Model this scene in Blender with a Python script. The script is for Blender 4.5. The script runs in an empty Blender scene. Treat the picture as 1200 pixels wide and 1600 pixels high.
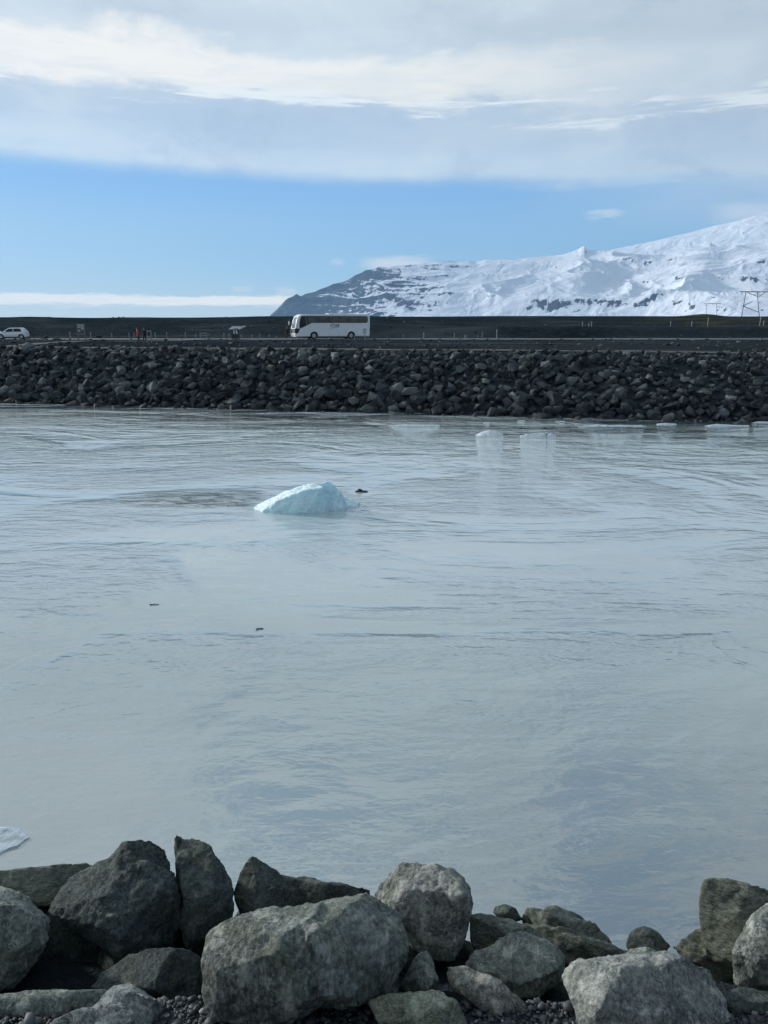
import bpy, bmesh, math, random
import numpy as np
from mathutils import Vector, Matrix, noise as mnoise

random.seed(7)
rng = np.random.default_rng(7)
scene = bpy.context.scene
COL = scene.collection

# ------------------------------------------------------------------ camera
F = 1177.0                      # focal length in photo pixels (photo is 1200 x 1600)
VH = 503.0                      # photo row of the true horizon
CZ = 6.5                        # eye height above the river
P = math.atan((800.0 - VH) / F)  # downward pitch
SP, CP = math.sin(P), math.cos(P)
cam_d = bpy.data.cameras.new("camera")
cam = bpy.data.objects.new("camera", cam_d)
COL.objects.link(cam)
cam.location = (0, 0, CZ)
cam.rotation_euler = (math.pi / 2 - P, 0, 0)
cam_d.sensor_fit = 'HORIZONTAL'
cam_d.sensor_width = 36.0
cam_d.lens = 36.0 * F / 1200.0
cam_d.clip_start = 0.1
cam_d.clip_end = 120000.0
scene.camera = cam


def ray(u, v):
    a, b = (u - 600.0) / F, (800.0 - v) / F
    return Vector((a, CP + SP * b, -SP + CP * b))


def at_d(u, v, d):
    """Point of the place seen at a photo position, d metres along the view axis."""
    return Vector((0, 0, CZ)) + ray(u, v) * d


def at_z(u, v, z):
    r = ray(u, v)
    return Vector((0, 0, CZ)) + r * ((z - CZ) / r.z)


def at_y(u, v, y):
    r = ray(u, v)
    return Vector((0, 0, CZ)) + r * (y / r.y)


def zdir(u, v):
    r = ray(u, v).normalized()
    return r.z, r.x


def lin(r, g, b):
    def f(c):
        c /= 255.0
        return c / 12.92 if c <= 0.04045 else ((c + 0.055) / 1.055) ** 2.4
    return (f(r), f(g), f(b), 1.0)


# ------------------------------------------------------------------ sun, sky, exposure
SUN_AZ = math.radians(-60)      # from +Y (view direction) towards the left
SUN_EL = math.radians(17)
SKY_STRENGTH = 0.12
sun_d = bpy.data.lights.new("sun", 'SUN')
sun_d.energy = 4.2
sun_d.angle = math.radians(4)
sun_d.color = (1.0, 0.965, 0.92)
sun = bpy.data.objects.new("sun", sun_d)
COL.objects.link(sun)
sdir = Vector((math.sin(SUN_AZ) * math.cos(SUN_EL), math.cos(SUN_AZ) * math.cos(SUN_EL), math.sin(SUN_EL)))
sun.rotation_euler = (-sdir).to_track_quat('-Z', 'Y').to_euler()

scene.view_settings.view_transform = 'Standard'
scene.view_settings.look = 'None'
scene.view_settings.gamma = 1.0
scene.view_settings.use_curve_mapping = False
scene.view_settings.exposure = 0.15


class NT:
    """Small helper for building node trees."""

    def __init__(self, tree):
        self.t = tree
        self.n = tree.nodes
        self.l = tree.links

    def node(self, kind, **kw):
        nd = self.n.new(kind)
        for k, v in kw.items():
            setattr(nd, k, v)
        return nd

    def put(self, sock, val):
        if isinstance(val, bpy.types.NodeSocket):
            self.l.new(val, sock)
        elif val is not None:
            sock.default_value = val

    def m(self, op, a, b=None, c=None, clamp=False):
        nd = self.node('ShaderNodeMath', operation=op, use_clamp=clamp)
        for s, v in zip(nd.inputs, (a, b, c)):
            self.put(s, v)
        return nd.outputs[0]

    def vm(self, op, a, b=None):
        nd = self.node('ShaderNodeVectorMath', operation=op)
        self.put(nd.inputs[0], a)
        if b is not None:
            self.put(nd.inputs[1], b)
        return nd.outputs[0]

    def sep(self, v):
        nd = self.node('ShaderNodeSeparateXYZ')
        self.put(nd.inputs[0], v)
        return nd.outputs

    def noise(self, vec, scale, detail=4.0, rough=0.55, dist=0.0, lac=2.0):
        nd = self.node('ShaderNodeTexNoise')
        self.put(nd.inputs['Vector'], vec)
        nd.inputs['Scale'].default_value = scale
        nd.inputs['Detail'].default_value = detail
        nd.inputs['Roughness'].default_value = rough
        nd.inputs['Distortion'].default_value = dist
        nd.inputs['Lacunarity'].default_value = lac
        return nd.outputs['Fac']

    def voro(self, vec, scale, feature='F1', out='Distance', rnd=1.0):
        nd = self.node('ShaderNodeTexVoronoi', feature=feature)
        self.put(nd.inputs['Vector'], vec)
        nd.inputs['Scale'].default_value = scale
        nd.inputs['Randomness'].default_value = rnd
        return nd.outputs[out]

    def step(self, v, lo, hi, a=0.0, b=1.0):
        nd = self.node('ShaderNodeMapRange', interpolation_type='SMOOTHSTEP')
        self.put(nd.inputs[0], v)
        for i, val in ((1, lo), (2, hi), (3, a), (4, b)):
            self.put(nd.inputs[i], val)
        return nd.outputs[0]

    def mix(self, fac, a, b, mode='MIX'):
        nd = self.node('ShaderNodeMix', data_type='RGBA', blend_type=mode)
        self.put(nd.inputs[0], fac)
        self.put(nd.inputs[6], a)
        self.put(nd.inputs[7], b)
        return nd.outputs[2]

    def ramp(self, fac, stops):
        nd = self.node('ShaderNodeValToRGB')
        cr = nd.color_ramp
        while len(cr.elements) < len(stops):
            cr.elements.new(0.5)
        for e, (p, c) in zip(cr.elements, stops):
            e.position = p
            e.color = c
        self.put(nd.inputs[0], fac)
        return nd.outputs[0]

    def scalev(self, vec, s):
        nd = self.node('ShaderNodeMapping')
        self.put(nd.inputs[0], vec)
        nd.inputs['Scale'].default_value = s
        return nd.outputs[0]


def build_world():
    w = bpy.data.worlds.new("World")
    scene.world = w
    w.use_nodes = True
    w.node_tree.nodes.clear()
    g = NT(w.node_tree)
    out = g.node('ShaderNodeOutputWorld')
    bg = g.node('ShaderNodeBackground')
    bg.inputs[1].default_value = SKY_STRENGTH
    g.l.new(bg.outputs[0], out.inputs[0])
    sky = g.node('ShaderNodeTexSky', sky_type='NISHITA')
    sky.sun_disc = False
    sky.sun_elevation = SUN_EL
    sky.sun_rotation = SUN_AZ
    sky.altitude = 0
    sky.air_density = 1.0
    sky.dust_density = 0.3
    sky.ozone_density = 2.0
    k = 1.0 / SKY_STRENGTH

    def c(r, gg, b, s=1.0):
        q = lin(r, gg, b)
        return (q[0] * k * s, q[1] * k * s, q[2] * k * s, 1.0)
    geo = g.node('ShaderNodeTexCoord')
    d = geo.outputs['Generated']
    x, y, z = g.sep(d)
    # long, flat cloud texture: stretched along the horizon
    stretched = g.scalev(d, (1.0, 1.0, 6.0))
    flat = g.scalev(d, (1.0, 1.0, 14.0))
    nA = g.noise(stretched, 3.2, 6, 0.55, 0.4)
    nB = g.noise(flat, 2.0, 5, 0.55, 0.2)
    nC = g.noise(stretched, 11.0, 6, 0.6, 0.6)
    zt = g.m('ADD', z, g.m('MULTIPLY', x, 0.032))           # the cloud deck tilts a little down to the right
    zw = g.m('ADD', zt, g.m('MULTIPLY', g.m('SUBTRACT', nB, 0.5), 0.03))

    # clear air: physical sky, slightly paled towards the horizon
    clear = g.ramp(g.m('MULTIPLY', z, 2.0), [(zdir(600, 503)[0] * 2, c(216, 236, 242)), (zdir(600, 470)[0] * 2, c(186, 222, 240)), (zdir(600, 430)[0] * 2, c(158, 208, 240)),
                                             (zdir(600, 360)[0] * 2, c(142, 193, 235)), (zdir(600, 290)[0] * 2, c(124, 179, 233)), (0.75, c(112, 156, 196)), (1.0, c(100, 146, 188))])
    clear = g.mix(g.m('MULTIPLY', g.m('MULTIPLY', g.step(x, 0.05, -0.5), g.step(z, 0.16, 0.02)), 0.5), clear, c(206, 230, 236))
    skyc = g.mix(0.8, sky.outputs[0], clear)

    # thin and thick parts of the cloud deck
    def pos(v):
        return zdir(600, v)[0] / 0.5
    stops = [(pos(300), c(186, 210, 232)), (pos(272), c(200, 218, 233)), (pos(248), c(196, 214, 231)),
             (pos(222), c(184, 202, 221)), (pos(190), c(181, 198, 217)), (pos(165), c(184, 200, 217)),
             (pos(120), c(193, 206, 219)), (pos(60), c(190, 203, 215)), (pos(0), c(196, 207, 216)),
             (0.85, c(218, 226, 230)), (1.0, c(216, 223, 228))]
    deck = g.ramp(g.m('MULTIPLY', zw, 2.0), stops)
    nD = g.noise(g.scalev(d, (1.0, 1.0, 2.2)), 7.0, 8, 0.60, 0.3)
    deck = g.mix(g.m('MULTIPLY', g.step(nA, 0.35, 0.7), 0.40), deck, c(214, 222, 229))
    deck = g.mix(g.m('MULTIPLY', g.step(nD, 0.50, 0.70), 0.45), deck, c(222, 229, 234))
    deck = g.mix(g.m('MULTIPLY', g.step(nD, 0.50, 0.32), 0.42), deck, c(160, 180, 205))
    # bright cumulus bank
    zq = g.m('ADD', z, g.m('ADD', g.m('MULTIPLY', g.m('SUBTRACT', nA, 0.5), 0.05),
                            g.m('MULTIPLY', g.m('SUBTRACT', nD, 0.5), 0.075)))
    zq = g.m('ADD', zq, g.m('MULTIPLY', g.m('SUBTRACT', nC, 0.5), 0.02))
    zq = g.m('ADD', zq, g.m('MULTIPLY', x, 0.030))
    lo, hi = zdir(600, 170)[0], zdir(600, 76)[0]
    band = g.m('MULTIPLY', g.step(zq, lo - 0.002, lo + 0.016), g.step(zq, hi - 0.006, hi + 0.010, 1.0, 0.0))
    side = g.step(x, 0.02, 0.40, 1.0, 0.15)
    puff = g.step(nC, 0.30, 0.66, 0.62, 1.0)
    deck = g.mix(g.m('MULTIPLY', g.m('MULTIPLY', band, side), puff), deck, c(241, 239, 234))
    # bright scraps under the bank
    lo2, hi2 = zdir(600, 180)[0], zdir(600, 150)[0]
    band2 = g.m('MULTIPLY', g.step(zq, lo2 - 0.006, lo2 + 0.004), g.step(zq, hi2 - 0.006, hi2 + 0.006, 1.0, 0.0))
    scr = g.step(g.noise(flat, 7.0, 5, 0.6, 0.4), 0.48, 0.60)
    deck = g.mix(g.m('MULTIPLY', g.m('MULTIPLY', band2, scr), 0.85), deck, c(238, 242, 244))
    # the deck is brighter on the sun's side of the sky than opposite to it
    sh = g.m('ADD', g.m('MULTIPLY', x, math.sin(SUN_AZ)), g.m('MULTIPLY', y, math.cos(SUN_AZ)))
    deck = g.mix(1.0, deck, g.ramp(g.m('MULTIPLY_ADD', sh, 0.5, 0.5), [(0.0, (0.50, 0.51, 0.53, 1)), (0.30, (0.66, 0.67, 0.69, 1)), (0.52, (0.91, 0.93, 0.92, 1)),
                                                                     (0.75, (1.01, 1.03, 1.015, 1)), (0.95, (1.10, 1.08, 1.04, 1)), (1.0, (1.14, 1.11, 1.06, 1))]), 'MULTIPLY')
    edge = zdir(600, 286)[0]
    ze = g.m('ADD', zt, g.m('ADD', g.m('MULTIPLY', g.m('SUBTRACT', nB, 0.5), 0.022), g.m('MULTIPLY', g.m('SUBTRACT', nD, 0.5), 0.022)))
    alpha = g.step(ze, edge - 0.010, edge + 0.014)
    haze_r = g.m('MULTIPLY', g.step(g.m('ADD', x, g.m('MULTIPLY', nA, 0.2)), 0.22, 0.55), g.step(z, 0.08, 0.15))
    alpha = g.m('MAXIMUM', alpha, g.m('MULTIPLY', haze_r, 0.8))
    # overhead the deck breaks up, with blue showing between the clouds
    gap = g.step(g.m('ADD', g.noise(d, 2.6, 6, 0.6, 0.5), g.m('MULTIPLY', x, 0.22)), 0.50, 0.62)
    alpha = g.m('MULTIPLY', alpha, g.m('SUBTRACT', 1.0, g.m('MULTIPLY', gap, g.step(z, 0.36, 0.52, 0.0, 0.75))))
    col = g.mix(alpha, skyc, deck)

    # low sunlit cloud bank near the horizon, left of the mountain
    zl = g.m('ADD', z, g.m('MULTIPLY', g.m('SUBTRACT', g.noise(flat, 9.0, 5, 0.6, 0.4), 0.5), 0.012))
    zl = g.m('ADD', zl, g.m('MULTIPLY', g.m('SUBTRACT', g.noise(g.scalev(d, (1.0, 1.0, 5.0)), 34.0, 5, 0.62, 0.5), 0.5), 0.012))
    a0, a1 = zdir(250, 478)[0], zdir(250, 461)[0]
    low = g.m('MULTIPLY', g.step(zl, a0 - 0.002, a0 + 0.004), g.step(zl, a1 - 0.003, a1 + 0.002, 1.0, 0.0))
    low = g.m('MULTIPLY', low, g.step(x, -0.135, -0.06, 1.0, 0.0))
    low = g.m('MULTIPLY', low, g.step(g.noise(flat, 5.0, 4, 0.5), 0.22, 0.5, 0.55, 1.0))
    col = g.mix(low, col, c(255, 249, 233, 1.2))

    # small clouds above the mountain
    for (u0, u1, v0, v1, s) in ((548, 690, 420, 403, 0.95), (512, 542, 413, 405, 0.5), (355, 400, 456, 446, 0.55), (425, 470, 462, 450, 0.6),
                                (905, 985, 338, 330, 0.45), (1090, 1290, 345, 318, 0.5)):
        xa, xb = zdir(u0, v0)[1], zdir(u1, v0)[1]
        za, zb = zdir((u0 + u1) / 2, v0)[0], zdir((u0 + u1) / 2, v1)[0]
        w_ = (xb - xa) * 0.35
        h_ = (zb - za) * 0.45
        mk = g.m('MULTIPLY', g.step(zl, za - h_, za + h_), g.step(zl, zb - h_, zb + h_, 1.0, 0.0))
        mk = g.m('MULTIPLY', mk, g.m('MULTIPLY', g.step(x, xa, xa + w_), g.step(x, xb - w_, xb, 1.0, 0.0)))
        mk = g.m('MULTIPLY', mk, g.m('MULTIPLY', g.step(y, 0.0, 0.1), s))
        col = g.mix(mk, col, c(238, 241, 240))
    # below the horizon the dome is never seen past the land; keep it a dull ground tone
    col = g.mix(g.step(z, -0.03, -0.005, 1.0, 0.0), col, c(70, 78, 84))
    g.l.new(col, bg.inputs[0])


build_world()


# ------------------------------------------------------------------ noise helpers (numpy)
def _hash(ix, iy, seed):
    h = (ix.astype(np.int64) * 374761393 + iy.astype(np.int64) * 668265263 + seed * 974711) & 0x7fffffff
    h = ((h ^ (h >> 13)) * 1274126177) & 0x7fffffff
    return ((h ^ (h >> 16)) & 0xffff) / 65535.0


def vnoise(x, y, seed=0):
    x0, y0 = np.floor(x), np.floor(y)
    fx, fy = x - x0, y - y0
    fx = fx * fx * fx * (fx * (fx * 6 - 15) + 10)
    fy = fy * fy * fy * (fy * (fy * 6 - 15) + 10)
    a, b = _hash(x0, y0, seed), _hash(x0 + 1, y0, seed)
    c, d = _hash(x0, y0 + 1, seed), _hash(x0 + 1, y0 + 1, seed)
    return (a + (b - a) * fx) + ((c + (d - c) * fx) - (a + (b - a) * fx)) * fy


def fbm(x, y, oct=5, seed=0, gain=0.5, ridged=False):
    s, amp, tot = 0.0, 1.0, 0.0
    ca, sa = math.cos(0.6), math.sin(0.6)
    for i in range(oct):
        n = vnoise(x, y, seed + i * 17)
        if ridged:
            n = 1 - np.abs(2 * n - 1)
            n = n * n
        s = s + n * amp
        tot += amp
        amp *= gain
        x, y = (x * ca - y * sa) * 2.03, (x * sa + y * ca) * 2.03
    return s / tot


def sstep(x, a, b):
    t = np.clip((x - a) / (b - a), 0, 1)
    return t * t * (3 - 2 * t)


# ------------------------------------------------------------------ object helpers
def link(name, me, mat=None, parent=None, smooth=False):
    o = bpy.data.objects.new(name, me)
    COL.objects.link(o)
    if mat is not None and not me.materials:
        me.materials.append(mat)
    if parent is not None:
        o.parent = parent
    if smooth:
        me.polygons.foreach_set('use_smooth', [True] * len(me.polygons))
    return o


def tag(o, label=None, cat=None, group=None, kind=None):
    if label:
        o['label'] = label
    if cat:
        o['category'] = cat
    if group:
        o['group'] = group
    if kind:
        o['kind'] = kind
    return o


def empty(name, loc, rz=0.0):
    o = bpy.data.objects.new(name, None)
    COL.objects.link(o)
    o.location = loc
    o.rotation_euler = (0, 0, rz)
    o.empty_display_size = 0.2
    return o


def copy_tree(o, parent=None):
    c = o.copy()
    COL.objects.link(c)
    c.parent = parent
    for ch in o.children:
        copy_tree(ch, c)
    return c


def grid_mesh(name, X, Y, Z):
    ny, nx = X.shape
    me = bpy.data.meshes.new(name)
    n = nx * ny
    me.vertices.add(n)
    co = np.stack([X, Y, Z], -1).astype(np.float32).reshape(-1)
    me.vertices.foreach_set('co', co)
    i = (np.arange(ny - 1)[:, None] * nx + np.arange(nx - 1)[None, :]).reshape(-1)
    f = np.stack([i, i + 1, i + nx + 1, i + nx], -1).astype(np.int32)
    me.loops.add(f.size)
    me.polygons.add(len(f))
    me.loops.foreach_set('vertex_index', f.reshape(-1))
    me.polygons.foreach_set('loop_start', np.arange(0, f.size, 4, dtype=np.int32))
    me.polygons.foreach_set('use_smooth', np.ones(len(f), dtype=bool))
    me.update()
    me.validate()
    return me


def tri_mesh(name, V, Fc):
    me = bpy.data.meshes.new(name)
    me.vertices.add(len(V))
    me.vertices.foreach_set('co', np.asarray(V, np.float32).reshape(-1))
    Fc = np.asarray(Fc, np.int32)
    me.loops.add(Fc.size)
    me.polygons.add(len(Fc))
    me.loops.foreach_set('vertex_index', Fc.reshape(-1))
    me.polygons.foreach_set('loop_start', np.arange(0, Fc.size, 3, dtype=np.int32))
    me.update()
    me.validate()
    return me


def bm_mesh(name, bm, smooth=False):
    me = bpy.data.meshes.new(name)
    bmesh.ops.recalc_face_normals(bm, faces=bm.faces)
    bm.to_mesh(me)
    bm.free()
    if smooth:
        me.polygons.foreach_set('use_smooth', [True] * len(me.polygons))
    return me


def box(bm, x0, x1, y0, y1, z0, z1, bevel=0.0):
    r = bmesh.ops.create_cube(bm, size=1.0)
    vs = r['verts']
    for v in vs:
        v.co = Vector((x0 + (v.co.x + 0.5) * (x1 - x0), y0 + (v.co.y + 0.5) * (y1 - y0), z0 + (v.co.z + 0.5) * (z1 - z0)))
    if bevel > 0:
        es = list({e for v in vs for e in v.link_edges})
        bmesh.ops.bevel(bm, geom=es, offset=bevel, segments=2, affect='EDGES')
    return bm


def prism(bm, pts, y0, y1):
    """polygon of (x, z) points extruded from y0 to y1"""
    a = [bm.verts.new((x, y0, z)) for x, z in pts]
    b = [bm.verts.new((x, y1, z)) for x, z in pts]
    bm.faces.new(a)
    bm.faces.new(list(reversed(b)))
    for i in range(len(pts)):
        j = (i + 1) % len(pts)
        bm.faces.new((a[j], a[i], b[i], b[j]))
    return bm


def tube(bm, p0, p1, r0, r1=None, seg=8):
    p0, p1 = Vector(p0), Vector(p1)
    r1 = r0 if r1 is None else r1
    d = p1 - p0
    q = d.to_track_quat('Z', 'Y').to_matrix().to_4x4()
    mtx = Matrix.Translation((p0 + p1) / 2) @ q
    bmesh.ops.create_cone(bm, cap_ends=True, segments=seg, radius1=r0, radius2=r1, depth=d.length, matrix=mtx)
    return bm


# ------------------------------------------------------------------ materials
TA, TB = at_z(0, 629, 0), at_z(1200, 661, 0)           # waterline at the foot of the far bank
TS = (TB.y - TA.y) / (TB.x - TA.x)


def new_mat(name):
    m = bpy.data.materials.new(name)
    m.use_nodes = True
    g = NT(m.node_tree)
    return m, g, g.n['Principled BSDF']


def plain(name, col, rough=0.6, metal=0.0, spec=0.5, var=0.12, nscale=6.0):
    m, g, b = new_mat(name)
    tc = g.node('ShaderNodeTexCoord')
    n = g.noise(tc.outputs['Object'], nscale, 5, 0.6)
    dark = tuple(c * (1 - var) for c in col[:3]) + (1,)
    lite = tuple(min(1, c * (1 + var)) for c in col[:3]) + (1,)
    g.l.new(g.mix(n, dark, lite), b.inputs['Base Color'])
    g.l.new(g.step(n, 0.3, 0.7, max(0.02, rough - 0.06), min(1, rough + 0.06)), b.inputs['Roughness'])
    b.inputs['Metallic'].default_value = metal
    b.inputs['Specular IOR Level'].default_value = spec
    return m


def bump(g, b, height, dist, strength=1.0, normal=None):
    bp = g.node('ShaderNodeBump')
    bp.inputs['Strength'].default_value = strength
    bp.inputs['Distance'].default_value = dist
    g.put(bp.inputs['Height'], height)
    if normal is not None:
        g.put(bp.inputs['Normal'], normal)
    g.l.new(bp.outputs[0], b.inputs['Normal'])
    return bp.outputs[0]


def rock_mat(name, base, dark, pale, green=0.0, streak=(1, 1, 1), pale_amt=0.5, bumpd=0.028):
    m, g, b = new_mat(name)
    tc = g.node('ShaderNodeTexCoord')
    geo = g.node('ShaderNodeNewGeometry')
    oi = g.node('ShaderNodeObjectInfo')
    off = g.node('ShaderNodeCombineXYZ')
    g.put(off.inputs[0], g.m('MULTIPLY', oi.outputs['Random'], 37.0))
    g.put(off.inputs[2], g.m('MULTIPLY', oi.outputs['Random'], 11.0))
    p = g.vm('ADD', tc.outputs['Object'], off.outputs[0])
    ps = g.scalev(p, streak)
    big = g.noise(p, 3.0, 4, 0.6, 0.4)
    mid = g.noise(ps, 8.0, 7, 0.70, 0.25)
    fine = g.noise(ps, 55.0, 6, 0.72, 0.3)
    grit = g.noise(p, 190.0, 3, 0.7)
    col = g.mix(g.step(big, 0.35, 0.65), dark, base)
    col = g.mix(g.m('MULTIPLY', g.step(mid, 0.51, 0.62), pale_amt), col, pale)
    col = g.mix(g.m('MULTIPLY', g.step(fine, 0.40, 0.62), 0.30), col, pale)
    col = g.mix(g.m('MULTIPLY', g.step(fine, 0.56, 0.40), 0.35), col, dark)
    col = g.mix(g.m('MULTIPLY', g.step(grit, 0.58, 0.72), 0.35), col, pale)
    # thin crust lichen in patches and algae tint
    lich = g.m('MULTIPLY', g.step(g.noise(p, 16.0, 5, 0.7, 0.6), 0.62, 0.70), g.step(big, 0.45, 0.6))
    col = g.mix(g.m('MULTIPLY', lich, 0.45), col, (0.33, 0.35, 0.31, 1))
    gr = g.m('MULTIPLY', g.step(g.noise(p, 5.0, 5, 0.65, 0.5), 0.45, 0.65), green)
    col = g.mix(gr, col, (0.105, 0.125, 0.075, 1))
    # every stone its own cast, from tan to blue-grey
    cast = g.ramp(oi.outputs['Random'], [(0.0, (1.08, 1.0, 0.88, 1)), (0.3, (1.0, 1.0, 0.96, 1)), (0.6, (0.94, 1.0, 1.0, 1)), (0.85, (1.04, 1.06, 0.88, 1)), (1.0, (0.82, 0.9, 0.98, 1))])
    col = g.mix(0.9, col, cast, 'MULTIPLY')
    # quartz-like veins
    vein = g.m('ABSOLUTE', g.m('SUBTRACT', g.noise(ps, 4.5, 4, 0.6, 0.5), 0.5))
    col = g.mix(g.m('MULTIPLY', g.step(vein, 0.010, 0.0), 0.4), col, pale)
    crack = g.m('ABSOLUTE', g.m('SUBTRACT', g.noise(ps, 3.3, 4, 0.55, 0.5), 0.5))
    crk = g.step(crack, 0.007, 0.0)
    col = g.mix(g.m('MULTIPLY', crk, 0.3), col, dark)
    g.l.new(col, b.inputs['Base Color'])
    g.l.new(g.step(fine, 0.3, 0.7, 0.92, 0.72), b.inputs['Roughness'])
    b.inputs['Specular IOR Level'].default_value = 0.3
    h = g.m('ADD', g.m('MULTIPLY', mid, 1.2), g.m('MULTIPLY', fine, 0.42))
    h = g.m('ADD', h, g.m('MULTIPLY', grit, 0.16))
    h = g.m('SUBTRACT', h, g.m('MULTIPLY', crk, 0.2))
    bump(g, b, h, bumpd, 1.0)
    return m


def armour_mat():
    m, g, b = new_mat("armour_stone")
    geo = g.node('ShaderNodeNewGeometry')
    oi = g.node('ShaderNodeObjectInfo')
    p = geo.outputs['Position']
    rnd = g.m('FRACT', g.m('ADD', g.m('MULTIPLY', oi.outputs['Random'], 7.31), geo.outputs['Random Per Island']))
    tone = g.ramp(rnd, [(0.0, (0.011, 0.015, 0.019, 1)), (0.35, (0.021, 0.028, 0.033, 1)), (0.65, (0.038, 0.048, 0.053, 1)),
                        (0.85, (0.082, 0.096, 0.100, 1)), (1.0, (0.18, 0.195, 0.195, 1))])
    n = g.noise(p, 3.5, 6, 0.65, 0.3)
    col = g.mix(g.step(n, 0.35, 0.7, 0.0, 0.55), tone, (0.078, 0.087, 0.09, 1))
    x, y, z = g.sep(p)
    moss = g.m('MULTIPLY', g.step(g.noise(p, 0.5, 3, 0.5), 0.52, 0.66), g.step(g.noise(p, 5.0, 4, 0.6), 0.45, 0.6))
    col = g.mix(g.m('MULTIPLY', moss, 0.55), col, (0.048, 0.056, 0.028, 1))
    wet = g.step(g.m('ADD', z, g.m('MULTIPLY', n, 0.5)), 0.75, 0.35)
    col = g.mix(g.m('MULTIPLY', wet, 0.6), col, (0.012, 0.013, 0.014, 1))
    g.l.new(col, b.inputs['Base Color'])
    g.l.new(g.step(wet, 0, 1, 0.9, 0.65), b.inputs['Roughness'])
    b.inputs['Specular IOR Level'].default_value = 0.12
    bump(g, b, g.noise(p, 6.0, 5, 0.7), 0.04, 1.0)
    return m


def terrain_mat():
    m, g, b = new_mat("black_sand_ground")
    geo = g.node('ShaderNodeNewGeometry')
    p = geo.outputs['Position']
    x, y, z = g.sep(p)
    n1 = g.noise(p, 0.06, 5, 0.6, 0.3)
    n2 = g.noise(p, 0.9, 6, 0.7)
    n3 = g.noise(g.scalev(p, (0.35, 1.6, 1.0)), 0.12, 5, 0.65, 0.5)
    col = g.mix(g.step(n1, 0.3, 0.7), (0.012, 0.018, 0.022, 1), (0.026, 0.034, 0.040, 1))
    col = g.mix(g.step(n3, 0.48, 0.66, 0.0, 0.7), col, (0.055, 0.065, 0.072, 1))
    col = g.mix(g.step(n2, 0.45, 0.7, 0.0, 0.4), col, (0.052, 0.060, 0.066, 1))
    # thin moss and dry grass on the mound
    hi = g.m('MULTIPLY', g.step(z, 5.2, 7.2), g.step(g.noise(p, 0.11, 5, 0.65), 0.42, 0.62))
    col = g.mix(g.m('MULTIPLY', hi, 0.6), col, (0.014, 0.026, 0.026, 1))
    dry = g.m('MULTIPLY', g.step(x, 45.0, 62.0), g.step(g.noise(g.scalev(p, (0.2, 1, 3)), 0.6, 4, 0.6), 0.45, 0.6))
    dry = g.m('MULTIPLY', dry, g.step(z, 5.3, 5.8))
    col = g.mix(g.m('MULTIPLY', dry, 0.5), col, (0.085, 0.078, 0.040, 1))
    g.l.new(col, b.inputs['Base Color'])
    b.inputs['Roughness'].default_value = 0.95
    b.inputs['Specular IOR Level'].default_value = 0.0
    bump(g, b, g.m('ADD', n2, g.m('MULTIPLY', g.noise(p, 5.0, 4, 0.7), 0.3)), 0.15, 1.0)
    return m


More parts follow.
